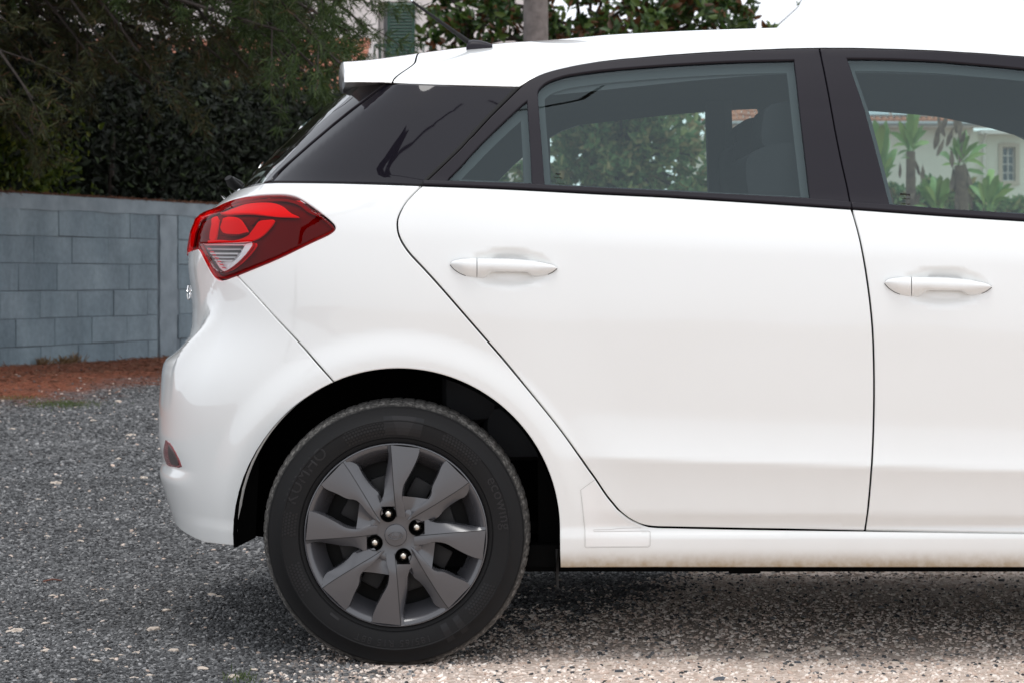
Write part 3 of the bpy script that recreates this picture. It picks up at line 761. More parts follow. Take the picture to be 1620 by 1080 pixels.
crown('pillar_trim', M['interior'], car, lambda t: front_x(t) - .03, lambda t: 2.02 + .12 * sstep(0, 1, t), 24, tmax=.14, nt=6, edge=False, extra=lambda rows: [q_ + [.0, .022, -.02] for q_ in rows])
# headliner under the roof
rows = []
for x in np.linspace(-.30, 1.60, 34):
    p = C(np.full(14, x), np.linspace(.10, 1, 14)); p[:, 2] -= .035; p[:, 1] += .02; rows.append(np.vstack([p[0] + [0, -.01, -.015], p]))
G = np.array(rows); G = np.concatenate([G, G[:, ::-1][:, 1:] * [1, -1, 1] + [0, 2 * YC, 0]], 1); n, h = G.shape[:2]
mesh_obj('headliner', G.reshape(-1, 3), [(i * h + j, (i + 1) * h + j, (i + 1) * h + j + 1, i * h + j + 1) for i in range(n - 1) for j in range(h - 1)], M['interior'], car, smooth=True)

# --- nose of the car, outside the frame: fender, bumper, bonnet
fen = cat(smooth_pts([(1.765, .32), (1.785, .36), (1.77, .6), (1.78, .85), (1.865, .95), (1.945, .972)], 4), W(2.0, .985), W(2.4, .955), W(2.80, .89), W(3.0, .80), W(3.30, .70), W(3.335, .68), W(3.335, .26), W(2.80, .26),
          np.array([(WX + 2.57 + .373 * math.cos(a), max(WZ + .373 * math.sin(a), .26)) for a in np.linspace(R(-8), R(188), 60)]))
fen = fen[(fen[:, 1] > 0)]
panel('front_fender', fen, M['paint'], car, mirror=True, grid=.03, step=.02)
rows = []
for x in np.linspace(1.98, 3.04, 20):
    s_ = x if x < 2.25 else 2.25 + (x - 2.25) * 1.05
    zf = np.interp(x, [1.98, 2.4, 2.8, 3.04], [.985, .955, .89, .79]); q = surf(np.array([[s_, zf]]))[0][0]
    Y0 = YC - q[1]; yy = np.linspace(1, -1, 21) * Y0
    rows.append(np.stack([np.full(21, x), YC - yy, zf - .004 + (.10 - .02 * (x - 2)) * (1 - np.abs(yy / Y0) ** 3) * np.interp(x, [1.98, 2.3, 3.04], [.7, 1, .6])], 1))
G = np.array(rows); n, h = G.shape[:2]
mesh_obj('bonnet', G.reshape(-1, 3), [(i * h + j, i * h + j + 1, (i + 1) * h + j + 1, (i + 1) * h + j) for i in range(n - 1) for j in range(h - 1)], M['paint'], car, smooth=True)

# --- inside, underneath, wheel wells
box('door_trim', (.97, .12, .70), (1.5, .02, .62), M['interior'], car)
box('door_trim', (.97, 1.61, .70), (1.5, .02, .62), M['interior'], car)
box('cabin_floor', (.85, YC, .30), (2.3, 1.42, .03), M['dark'], car)
box('luggage_shelf', (-.38, YC, 1.02), (.42, 1.2, .02), M['interior'], car)
box('dashboard', (1.75, YC, .85), (.40, 1.40, .26), M['interior'], car, bev=.05)
box('underbody', (.80, YC, .245), (2.02, 1.62, .05), M['dark'], car)
box('sill_flange', (.78, .075, .222), (1.98, .006, .03), M['dark'], car)
box('sill_flange', (.78, 1.66, .222), (1.98, .006, .03), M['dark'], car)
box('jack_point', (xu(1177, .1), .09, .212), (.075, .03, .022), M['dark'], car, bev=.006)
box('rear_floor', (-.58, YC, .36), (.34, 1.10, .10), M['dark'], car, bev=.02)
box('rear_axle', (WX, YC, .27), (.09, 1.25, .08), M['dark'], car, bev=.02)
box('silencer', (-.70, 1.25, .30), (.26, .40, .13), M['dark'], car, bev=.04)
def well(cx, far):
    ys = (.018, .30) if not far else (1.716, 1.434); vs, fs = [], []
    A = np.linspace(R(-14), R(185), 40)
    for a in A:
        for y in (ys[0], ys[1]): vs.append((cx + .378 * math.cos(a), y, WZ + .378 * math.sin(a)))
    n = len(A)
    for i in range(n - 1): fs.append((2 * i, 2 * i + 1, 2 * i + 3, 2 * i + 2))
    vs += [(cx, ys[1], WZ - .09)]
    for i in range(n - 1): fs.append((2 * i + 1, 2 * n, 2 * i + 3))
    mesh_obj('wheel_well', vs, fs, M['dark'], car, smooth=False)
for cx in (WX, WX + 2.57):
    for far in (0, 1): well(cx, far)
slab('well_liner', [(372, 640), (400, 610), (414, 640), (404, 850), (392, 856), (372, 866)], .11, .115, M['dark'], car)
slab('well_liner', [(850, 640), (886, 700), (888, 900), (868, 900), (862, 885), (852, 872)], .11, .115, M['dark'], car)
slab('mud_flap', [(879, 868), (884.5, 868), (884, 932), (880.5, 929)], .05, .20, M['rubber'], car)

def seat(x, y, w, hz, par=car):
    s = empty('seat', (0, 0, 0), par)
    bm = bmesh.new(); box_bm(bm, (0, 0, 0), (.13, w, .60), .05, Matrix.Rotation(R(-12), 3, 'Y')); bmesh.ops.translate(bm, vec=(x + .02, y, .80), verts=bm.verts[:]); bm_obj('backrest', bm, M['seat'], s, 60)
    bm = bmesh.new(); box_bm(bm, (x + .27, y, .52), (.50, w, .14), .05); bm_obj('cushion', bm, M['seat'], s, 60)
    bm = bmesh.new(); box_bm(bm, (0, 0, 0), (.10, w * .56, .21), .045, Matrix.Rotation(R(-10), 3, 'Y')); bmesh.ops.translate(bm, vec=(x - .07 + .04, y, hz), verts=bm.verts[:]); bm_obj('headrest', bm, M['seat'], s, 60)
def rounded(name, pts, y0, y1, m, par):
    q = smooth_pts(pts, 6, True); return slab(name, q, y0, y1, m, par)
# near and far front seats, placed where the photograph shows their heads
for (du, y) in ((0, .42), (1, 1.20)):
    s = empty('front_seat', (0, 0, 0), car)
    if du == 0:
        rounded('headrest', [(1206, 196), (1212, 172), (1232, 163), (1262, 163), (1280, 176), (1282, 226), (1262, 236), (1222, 236), (1206, 226)], y - .12, y + .14, M['seat'], s)
        rounded('backrest', [(1180, 262), (1194, 240), (1230, 228), (1290, 228), (1330, 250), (1372, 420), (1400, 560), (1290, 560), (1232, 470), (1190, 330)], y - .22, y + .24, M['seat'], s)
        slab('cushion', [(1250, 520), (1560, 500), (1580, 540), (1560, 590), (1270, 590)], y - .22, y + .24, M['seat'], s)
    else:
        rounded('headrest', [(1164, 232), (1165, 208), (1172, 195), (1186, 187.5), (1205, 186.5), (1226, 192), (1232, 226), (1210, 238)], y - .12, y + .14, M['seat'], s)
        rounded('backrest', [(1161, 262), (1166, 226), (1190, 222), (1240, 224), (1262, 260), (1310, 400), (1330, 520), (1240, 520), (1180, 400)], y - .24, y + .26, M['seat'], s)
        slab('cushion', [(1250, 490), (1490, 480), (1500, 520), (1480, 550), (1250, 550)], y - .22, y + .24, M['seat'], s)
box('rear_bench_back', (-.10, YC, .80), (.14, 1.25, .52), M['seat'], car, bev=.05, rot=None)
box('rear_bench_cushion', (.18, YC, .52), (.5, 1.25, .14), M['seat'], car, bev=.05)

# --- wiper, badge, aerial, film
wz = zpx(290, .75)
wip = empty('rear_wiper', (0, 0, 0), tail)
P0 = Vector(px(369, 299, .72)); tube('wiper_pivot', [P0 + Vector((.02, .0, -.004)), Vector(px(366, 290, .70)), Vector(px(361, 281.5, .69))], [.012, .013, .010], M['rubber'], wip, 12)
tube('wiper_arm', [Vector(px(363, 285, .70)), Vector(px(369, 284, .80)), Vector(px(378, 288, 1.0)), Vector(px(383, 291, 1.15))], [.008, .007, .006, .004], M['rubber'], wip, 8)
bz = empty('tailgate_badge', (0, 0, 0), tail)
zb_ = zpx(464, .75)
sb = SM + .10
for s0, z0, s1, z1 in ((-.035, -.02, -.02, .02), (.02, -.02, .035, .02), (-.025, -.006, .025, .006)):
    q = surf(np.array([[SM + .05 + s0, zb_ + z0], [SM + .05 + s1, zb_ + z0], [SM + .05 + s1, zb_ + z1], [SM + .05 + s0, zb_ + z1]]), .006)[0]
tube('badge_ring', [Vector(px(299 + 2.2 * math.cos(a) - .5, 463 - 11 * math.sin(a), .62 + .05 * math.cos(a))) for a in np.linspace(0, 2 * math.pi, 22)], .0022, M['chrome'], bz, 6)
ant = empty('roof_aerial', (0, 0, 0), car)
ya = YC - .55
ya = .42
ap = [(738, 73), (741, 64.5), (748, 63.2), (760, 64.3), (770, 66.8), (779, 70.5), (779, 80), (738, 84)]
bm = bmesh.new(); rows = []
for off, sc in ((-.022, .0), (-.018, .55), (-.010, .9), (0, 1), (.010, .9), (.018, .55), (.022, .0)):
    r = []
    for u, v in ap:
        v2 = v + (77 - v) * (1 - sc) * .75 if v < 76 else v
        p = px(u, v2, ya); r.append(bm.verts.new((p[0], ya + off, p[2])))
    rows.append(r)
for a, b in zip(rows[:-1], rows[1:]):
    for i in range(len(ap)): bm.faces.new((a[i], a[(i + 1) % len(ap)], b[(i + 1) % len(ap)], b[i]))
bm.faces.new(rows[0]); bm.faces.new(rows[-1][::-1])
bmesh.ops.recalc_face_normals(bm, faces=bm.faces[:])
bm_obj('aerial_base', bm, M['black'], ant, 50)
a0, a1 = Vector(px(744, 69, ya)), Vector(px(652.5, 3.0, ya))
pts = [a0.lerp(a1, k / 90) for k in range(91)]
rad = [.0062 * (1 - k / 90) + .0028 * (k / 90) + (.0006 * max(0, math.sin(k * .78)) if k > 18 else .0008) for k in range(91)]
tube('aerial_mast', pts, rad, M['rubber'], ant, 10)
tube('aerial_tip', [a1, a1 + (a1 - a0).normalized() * .006], [.0028, .002], M['chrome'], ant, 8)
film = cat(curve([(941, 758), (918, 774.5), (921, 800), (925, 840), (925, 864), (928, 865.5)], 1, False), curve([(1000, 865), (1025, 864.5), (1028.5, 862), (1028.5, 841), (1026, 839.5)], 1, False), curve([(1010, 833), (990, 823), (970, 802), (955, 780)], 2))
M['film'] = mat('paint_film', (.79, .785, .765), .3, coat=1, coat_rough=.05)
panel('protective_film', film, M['film'], car, off=.0004, gap=.0022, deep=.0006, rad=.0004, grid=.012)
M['linegrey'] = mat('film_edge', (.42, .40, .38), .7)
def line_on(name, pts, w, m, off=.0018):
    q = curve(pts, 1, False); q = resample(q, .01, False); d = np.gradient(q, axis=0); d /= np.linalg.norm(d, axis=1, keepdims=True); nn = np.stack([-d[:, 1], d[:, 0]], 1)
    a = surf(q + nn * w / 2, off)[0]; b = surf(q - nn * w / 2, off)[0]; n = len(a)
    return mesh_obj(name, np.vstack([a, b]), [(i, i + 1, n + i + 1, n + i) for i in range(n - 1)], m, car)
line_on('film_edge', [(941, 758), (918, 774.5), (921, 800), (925, 840), (925, 864), (928, 865.5), (1025, 864.5), (1028.5, 862), (1028.5, 841), (1026, 839.6), (950, 840), (939, 840), (938.5, 837.5), (965, 837), (980, 835), (1014, 834)], .0008, M['linegrey'])

for k_, pts_ in enumerate(([(1425, 305), (1441, 306.5)], [(1425, 311.5), (1440, 312.8)], [(1427, 320), (1441, 321)])): line_on('glass_marking', pts_, (.0032, .0012, .0012)[k_], M['rubber'], -.0065)
for k_, pts_ in enumerate(([(879, 273), (887, 273.6)], [(878, 279), (890, 279.8)], [(878, 288), (894, 288.8)])): line_on('glass_marking', pts_, (.0024, .0010, .0010)[k_], M['rubber'], -.0065)

# ================================================================== WHEELS
def revolve(name, prof, m, parent, seg=96, jitter=None, sharp=35):
    vs, fs = [], []; k = len(prof)
    for i in range(seg):
        a = 2 * math.pi * i / seg
        for j, (r, y) in enumerate(prof): vs.append((r * math.cos(a), y, r * math.sin(a)))
    for i in range(seg):
        i2 = (i + 1) % seg
        for j in range(k - 1): fs.append((i * k + j, i * k + j + 1, i2 * k + j + 1, i2 * k + j))
    return mesh_obj(name, vs, fs, m, parent, sharp=sharp)
def rubber_tyre():
    m = mat('tyre_rubber', (.008, .008, .0085), .62, spec=.22, bump=(400, .06, .001)); nt = m.node_tree; b = nt.nodes['Principled BSDF']
    tc = nt.nodes.new('ShaderNodeTexCoord'); sp = nt.nodes.new('ShaderNodeSeparateXYZ'); nt.links.new(tc.outputs['Object'], sp.inputs[0])
    cb = nt.nodes.new('ShaderNodeCombineXYZ'); nt.links.new(sp.outputs[0], cb.inputs[0]); nt.links.new(sp.outputs[2], cb.inputs[1])
    ln = nt.nodes.new('ShaderNodeVectorMath'); ln.operation = 'LENGTH'; nt.links.new(cb.outputs[0], ln.inputs[0])
    mr = nt.nodes.new('ShaderNodeMapRange'); mr.inputs['From Min'].default_value = .296; mr.inputs['From Max'].default_value = .303
    nt.links.new(ln.outputs['Value'], mr.inputs['Value'])
    n = nt.nodes.new('ShaderNodeTexNoise'); n.inputs['Scale'].default_value = 130; n.inputs['Detail'].default_value = 5; nt.links.new(tc.outputs['Object'], n.inputs['Vector'])
    cr_ = nt.nodes.new('ShaderNodeValToRGB'); cr_.color_ramp.elements[0].position = .46; cr_.color_ramp.elements[1].position = .66; nt.links.new(n.outputs[0], cr_.inputs[0])
    ad = nt.nodes.new('ShaderNodeMath'); ad.operation = 'MULTIPLY_ADD'; ad.inputs[1].default_value = .65; ad.inputs[2].default_value = .28; nt.links.new(cr_.outputs[0], ad.inputs[0])
    mu = nt.nodes.new('ShaderNodeMath'); mu.operation = 'MULTIPLY'; nt.links.new(mr.outputs[0], mu.inputs[0]); nt.links.new(ad.outputs[0], mu.inputs[1])
    mx = nt.nodes.new('ShaderNodeMix'); mx.data_type = 'RGBA'; mx.inputs[6].default_value = (.008, .008, .0085, 1); mx.inputs[7].default_value = (.23, .22, .205, 1)
    nt.links.new(mu.outputs[0], mx.inputs[0]); nt.links.new(mx.outputs[2], b.inputs['Base Color']); return m
M['tyre'] = rubber_tyre()
M['tyre_text'] = mat('raised_tyre_text', (.0145, .014, .015), .5, spec=.3)
M['tyre_patch'] = mat('tyre_smooth_patch', (.008, .008, .009), .45, spec=.3)
M['dust'] = mat('stuck_grit', (.34, .32, .29), .9)
RC = .2115
def tyre(parent, ground=True):
    prof = [(.200, .03), (.2115, .012), (.2145, .0065), (.222, .0035), (.2235, .0045), (.226, .001), (.245, -.0035), (.262, -.0035), (.2635, -.0048), (.2655, -.0046), (.267, -.003), (.280, .0015), (.290, .0065), (.2915, .0065), (.2935, .009), (.2985, .0145), (.3035, .0225), (.3065, .032), (.3085, .044), (.310, .060), (.3103, .085)]
    back = [(r, .1725 - y) for r, y in prof[::-1][1:]]
    prof2 = prof + back; seg = 420; vs, fs = [], []; k = len(prof2)
    rs = random.Random(3)
    for i in range(seg):
        a = 2 * math.pi * i / seg
        g = (i // 3) % 2 == 0 and (i % 3) != 2
        for j, (r, y) in enumerate(prof2):
            rr = r * 1.007 if r > .285 else r
            if r > .3025 and i % 6 in (0,): rr -= .0022        # shoulder slots
            if r > .3095 and j in (20,): rr -= .0
            x, z = rr * math.cos(a), rr * math.sin(a)
            if ground and z + WZ < .0: z = -WZ + .0
            vs.append((x, y, z))
    for i in range(seg):
        i2 = (i + 1) % seg
        for j in range(k - 1): fs.append((i * k + j, i * k + j + 1, i2 * k + j + 1, i2 * k + j))
    return mesh_obj('tyre', vs, fs, M['tyre'], parent, sharp=30)
def yside(r): return float(np.interp(r, [.2115, .2145, .222, .226, .245, .262, .267, .280, .290, .2985], [.012, .0065, .0035, .001, -.0035, -.0035, -.003, .0015, .0065, .0145]))
def ring_text(txt, r0, size, a_mid, parent, inward=False, m=None, width=1.0, depth=.0009, track=1.0):
    """letters raised on the sidewall; a_mid in degrees, tops away from the hub unless inward"""
    cu = bpy.data.curves.new('lettering', 'FONT'); cu.body = txt; cu.size = size; cu.extrude = 0; cu.space_character = track; cu.resolution_u = 3; cu.offset = .0
    ob = bpy.data.objects.new('lettering', cu); COL.objects.link(ob)
    dg = bpy.context.evaluated_depsgraph_get(); me = bpy.data.meshes.new_from_object(ob.evaluated_get(dg)); bpy.data.objects.remove(ob)
    bm = bmesh.new(); bm.from_mesh(me); bpy.data.meshes.remove(me); bmesh.ops.remove_doubles(bm, verts=bm.verts[:], dist=1e-6)
    r = bmesh.ops.extrude_face_region(bm, geom=bm.faces[:]); ev = [v for v in r['geom'] if isinstance(v, bmesh.types.BMVert)]
    for v in ev: v.co.z = 1
    xs = [v.co.x for v in bm.verts]; w = max(xs) - min(xs); x0 = min(xs); 
    for v in bm.verts:
        t = (v.co.x - x0 - w / 2) * width; h = v.co.y; top = v.co.z > .5
        if not inward: rr = r0 + h; a = R(a_mid) - t / (r0 + size * .35)
        else: rr = r0 + size * .7 - h; a = R(a_mid) + t / (r0 + size * .35)
        v.co = Vector((rr * math.cos(a), yside(rr) - (depth if top else -.002), rr * math.sin(a)))
    bmesh.ops.recalc_face_normals(bm, faces=bm.faces[:])
    return bm_obj('raised_lettering', bm, m or M['tyre_text'], parent)
def ring_patch(r0, r1, a0, a1, parent, m, depth=.0008, name='sidewall_patch', taper=0):
    vs, fs = [], []; n = 16; kk = 5
    for i in range(n + 1):
        q = i / n
        for j in range(kk + 1):
            rr = r0 + (r1 - r0) * j / kk; a = R(a0 + (a1 - a0) * q + taper * (j / kk) * (1 if q > .5 else -1)); vs.append((rr * math.cos(a), yside(rr) - depth, rr * math.sin(a)))
    for i in range(n):
        for j in range(kk): fs.append((i * (kk + 1) + j, i * (kk + 1) + j + 1, (i + 1) * (kk + 1) + j + 1, (i + 1) * (kk + 1) + j))
    return mesh_obj(name, vs, fs, m, parent)
def wheel_cover(parent):
    RO = .2115
    cov = empty('wheel_cover', (0, 0, 0), parent)
    def dome(x, y): r = math.hypot(x, y); return .0095 * (1 - r * r) * -1 + .010 * sstep(.45, .12, r)     # the face swells out, dips at the hub
    def V3(x, y, dep=0.0): return (x * RO, -.002 + dome(x, y) + dep, y * RO)
    rot = lambda p, k: {0: (p[0], p[1]), 1: (p[1], -p[0]), 2: (-p[0], -p[1]), 3: (-p[1], p[0])}[k]
    pol = lambda r, a: (r * math.cos(R(a)), r * math.sin(R(a)))
    rim_r = .985
    # outlines in units of the cover radius
    P1R = [pol(rim_r, 74.5), (.243, .862), (.200, .760), (.142, .650), (.092, .560), (.072, .480), (.072, .400), (.098, .300), (.105, .20)]   # right edge of the first paddle
    P1C = [pol(rim_r, 93.3), (-.046, .86), (-.035, .70), (-.020, .50), (-.004, .33), (.012, .20)]                                     # its crease
    P1L = [pol(rim_r, 95.5), (-.078, .86), (-.100, .72), (-.122, .58), (-.128, .46), (-.150, .39), (-.172, .352), (-.125, .20)]         # left foot
    P2L = [pol(rim_r, 55.8), (.508, .765), (.455, .640), (.402, .530), (.392, .450), (.360, .395), (.270, .320), (.180, .235), (.125, .17)]
    P2C = [pol(rim_r, 35.8), (.70, .505), (.55, .410), (.40, .318), (.26, .236), (.160, .172)]
    P2R = [pol(rim_r, 33.8), (.770, .430), (.690, .385), (.600, .325), (.520, .262), (.455, .190), (.352, .172), (.20, .125)]
    def stripq(bm, A, B, da, db, n=18, mid=()):
        """surface between two curves, with inner rows at extra depth"""
        A = resampled(A, n); B = resampled(B, n); rows = [(0, da)] + list(mid) + [(1, db)]
        G = []
        for t, dep in rows: G.append([bm.verts.new(V3(a[0] * (1 - t) + b[0] * t, a[1] * (1 - t) + b[1] * t, dep(i / n) if callable(dep) else dep)) for i, (a, b) in enumerate(zip(A, B))])
        for g, h in zip(G[:-1], G[1:]):
            for i in range(n): bm.faces.new((g[i], g[i + 1], h[i + 1], h[i]))
    def resampled(P, n):
        P = np.array(P); P = smooth_pts(P, 6); L = np.concatenate([[0], np.cumsum(np.hypot(*np.diff(P, axis=0).T))]); L /= L[-1]; t = np.linspace(0, 1, n + 1)
        return np.stack([np.interp(t, L, P[:, 0]), np.interp(t, L, P[:, 1])], 1)
    bm = bmesh.new()
    for k in range(4):
        T_ = lambda P: [rot(p, k) for p in P]
        stripq(bm, T_(P1C), T_(P1R), 0.0004, 0.0, 20, [(.5, -.0012), (.93, -.0002)])
        stripq(bm, T_(P1C), T_(P1L), 0.0012, lambda q: .002 + .018 * math.sin(math.pi * min(q * 1.15, 1)), 20, [(.06, .0016)])
        stripq(bm, T_(P2C), T_(P2L), 0.0004, 0.0, 20, [(.5, -.0012), (.93, -.0002)])
        stripq(bm, T_(P2C), T_(P2R), 0.0012, lambda q: .002 + .018 * math.sin(math.pi * min(q * 1.15, 1)), 20, [(.06, .0016)])
        # walls down from the edges
        dw = lambda q: .002 + .026 * min(1, q * 5) * (1 - .8 * sstep(.80, 1.0, q))
        stripq(bm, T_(P1R), [(p[0] * .99 + .012 * (1 if i < 8 else 0), p[1] * .99) for i, p in enumerate(P1R)] if False else T_([(p[0] + .016, p[1] - .004) for p in P1R]), 0.0, dw, 20)
        stripq(bm, T_(P2L), T_([(p[0] - .014, p[1] + .006) for p in P2L]), 0.0, dw, 20)
        dl = lambda q: .002 + .018 * math.sin(math.pi * min(q * 1.15, 1)); dl2 = lambda q: dl(q) + .022 * math.sin(math.pi * min(1, q * 1.1)) 
        stripq(bm, T_(P1L), T_([(p[0] - .012, p[1]) for p in P1L]), dl, dl2, 20)
        stripq(bm, T_(P2R), T_([(p[0] + .002, p[1] - .012) for p in P2R]), dl, dl2, 20)
        # bowls at the rim, between the paddles
        for a0, a1, rin in ((74.5, 55.8, .80), (33.8, 5.5, .80)):
            n = 14; prev = None
            for j, (rr, dep) in enumerate([(rim_r, .0015), (.965, .0025), (.945, .006), (.92, .013), (.89, .024), (.86, .038), (.83, .052), (rin, .066)]):
                row = []
                for i in range(n + 1):
                    q = i / n; a = a0 + (a1 - a0) * q
                    pinch = (.5 - q) * (1 - (rr - rin) / (1 - rin)) * (3 if a1 > 20 else 7)
                    x, y = rot(pol(rr, a - pinch * 0), k); row.append(bm.verts.new(V3(x, y, dep)))
                if prev:
                    for i in range(n): bm.faces.new((prev[i], prev[i + 1], row[i + 1], row[i]))
                prev = row
        # bridges near the hub, between the feet
        def bridge(L, dep0, rim_curve, d1):
            stripq(bm, T_(L), T_(rim_curve), dep0, d1, 10, [(.5, (dep0 + d1) / 2 + .002)])
        stripq(bm, T_([(.105, .20), (.098, .300), (.078, .37), (.074, .430)]), T_([(.125, .17), (.180, .235), (.27, .32), (.36, .395)]), .0015, .0015, 8, [(.25, .007), (.5, .009), (.75, .007)])
        stripq(bm, T_([(.20, .125), (.352, .172), (.41, .182), (.455, .190)]), T_([rot(p, 1) for p in [(-.125, .20), (-.172, .352), (-.160, .37), (-.150, .39)]]), .006, .006, 8, [(.25, .010), (.5, .012), (.75, .010)])
        # hub plate
    NP_ = [(-.082, .232), (.229, .085), (.083, -.229), (-.229, -.083)]
    kill = [f for f in bm.faces if min(math.hypot(f.calc_center_median().x / RO - a, f.calc_center_median().z / RO - b) for a, b in NP_) < .082]
    bmesh.ops.delete(bm, geom=kill, context='FACES')
    bmesh.ops.recalc_face_normals(bm, faces=bm.faces[:])
    for f in bm.faces:
        if f.normal.y > 0: f.normal_flip()
    bm_obj('spoke_face', bm, M['cover'], cov, 30)
    # fine seams along the creases
    for k in range(4):
        for Cc in (P1C, P2C):
            q_ = resampled([rot(p, k) for p in Cc], 24); d_ = np.gradient(q_, axis=0); d_ /= np.linalg.norm(d_, axis=1, keepdims=True); n_ = np.stack([-d_[:, 1], d_[:, 0]], 1) * .0032
            a_ = [V3(*p, -.0001) for p in q_ + n_]; b_ = [V3(*p, -.0001) for p in q_ - n_]
            mesh_obj('crease_seam', a_ + b_, [(i, i + 1, 26 + i, 25 + i) for i in range(24)], M['rubber'], cov)
    # outer lip
    revolve('cover_rim', [(RO * .978, .0015), (RO * .990, -.0018), (RO * 1.0, -.001), (RO * 1.006, .004), (RO * 1.0, .012)], M['cover'], cov, 128)
    # hub plate with pockets
    nuts = [(-.082, .232), (.229, .085), (.083, -.229), (-.229, -.083)]
    ringo = np.array([pol(.262, a) for a in np.linspace(0, 360, 73)[:-1]])
    holes = [np.array([(cx + .083 * math.cos(t), cy + .083 * math.sin(t)) for t in np.linspace(0, 2 * math.pi, 25)[:-1]][::-1]) for cx, cy in nuts]
    outline = np.array([pol(.345, a) for a in np.linspace(0, 360, 91)[:-1]])
    vs, fs, lid = fill2d(outline, holes, .03)
    hubz = lambda x, y: V3(x, y, .0022 + .010 * sstep(.27, .345, math.hypot(x, y)))
    P = [hubz(*v) for v in vs]; nb = len(P); F3 = [list(f) for f in fs]
    for ids in lid[1:]:
        st = len(P); P += [(P[i][0], P[i][1] + .020, P[i][2]) for i in ids]
        for i in range(len(ids)): j = (i + 1) % len(ids); F3.append([ids[i], ids[j], st + j, st + i])
        c = len(P); F3.append([st + i for i in range(len(ids))])
    mesh_obj('hub_plate', P, F3, M['cover'], cov, sharp=40)
    for cx, cy in nuts:
        x0, y0, z0 = V3(cx, cy, 0)
        ca = lambda r, n, off=0: [(x0 + r * math.cos(t + off), z0 + r * math.sin(t + off)) for t in np.linspace(0, 2 * math.pi, n + 1)[:-1]]
        vs, fs = [], []
        for r, dy, n in ((.0100, .018, 12), (.0098, .008, 12), (.0082, .0060, 12), (.0080, .0020, 12), (.0056, -.0012, 12), (.0018, -.0026, 12)):
            for i, (a, b) in enumerate(ca(r, 12)):
                k = 1.0 if r < .009 else (1.08 if i % 2 else .98); vs.append((x0 + (a - x0) * k, y0 + dy, z0 + (b - z0) * k))
        for j in range(5):
            for i in range(12): i2 = (i + 1) % 12; fs.append((j * 12 + i, j * 12 + i2, (j + 1) * 12 + i2, (j + 1) * 12 + i))
        fs.append(tuple(range(60, 72)))
        mesh_obj('lug_nut', vs, fs, M['nut'], parent, sharp=35)
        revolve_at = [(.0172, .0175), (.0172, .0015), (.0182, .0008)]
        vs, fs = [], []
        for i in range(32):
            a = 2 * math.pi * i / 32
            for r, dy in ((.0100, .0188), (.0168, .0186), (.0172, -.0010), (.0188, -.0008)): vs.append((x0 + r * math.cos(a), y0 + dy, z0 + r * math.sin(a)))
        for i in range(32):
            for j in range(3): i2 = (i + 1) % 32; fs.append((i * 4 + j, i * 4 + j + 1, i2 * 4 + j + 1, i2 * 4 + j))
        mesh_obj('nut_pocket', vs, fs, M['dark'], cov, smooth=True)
    # centre cap with its oval emblem
    cap = mesh_obj('centre_cap', *cap_mesh(RO), M['cover'], cov, sharp=40)
    oc = []
    y_c = V3(0, 0)[1] - .0045
    tube('emblem_oval', [(.0165 * math.cos(a) * math.cos(.05), y_c - .0006, .0092 * math.sin(a) + .0165 * math.cos(a) * .05) for a in np.linspace(0, 2 * math.pi, 40)], .0012, M['cover'], cap, 6, caps=False)
    def bar(p, q, r): tube('emblem_stroke', [(p[0], y_c - .0004, p[1]), (q[0], y_c - .0004, q[1])], r, M['cover'], cap, 6)
    bar((-.0095, -.0055), (-.0045, .0060), .0013); bar((.0045, -.0060), (.0095, .0055), .0013)
    tube('emblem_stroke', [(-.0072, y_c - .0004, -.0012), (-.003, y_c - .0004, .0012), (.003, y_c - .0004, -.0008), (.0072, y_c - .0004, .0016)], .0012, M['cover'], cap, 6)
    return cov
def cap_mesh(RO):
    prof = [(0, -.0045), (.010, -.0044), (.020, -.0038), (.0245, -.0028), (.0258, -.0010), (.0262, .0040)]
    vs = [(0, prof[0][1] - .0010, 0)]; fs = []; n = 48; yb = -.0015
    for r, y in prof[1:]:
        for i in range(n): a = 2 * math.pi * i / n; vs.append((r * math.cos(a), y - .001 + .002, r * math.sin(a)))
    vs = [(a, b + (-.002 + -.0095 + .010) , c) for a, b, c in vs]
    for i in range(n): fs.append((0, 1 + (i + 1) % n, 1 + i))
    for j in range(len(prof) - 2):
        for i in range(n): i2 = (i + 1) % n; fs.append((1 + j * n + i, 1 + j * n + i2, 1 + (j + 1) * n + i2, 1 + (j + 1) * n + i))
    return vs, fs
M['steel'] = mat('black_steel_wheel', (.008, .008, .008), .6, spec=.2)
M['drum'] = mat('brake_drum', (.018, .018, .019), .6, spec=.3)
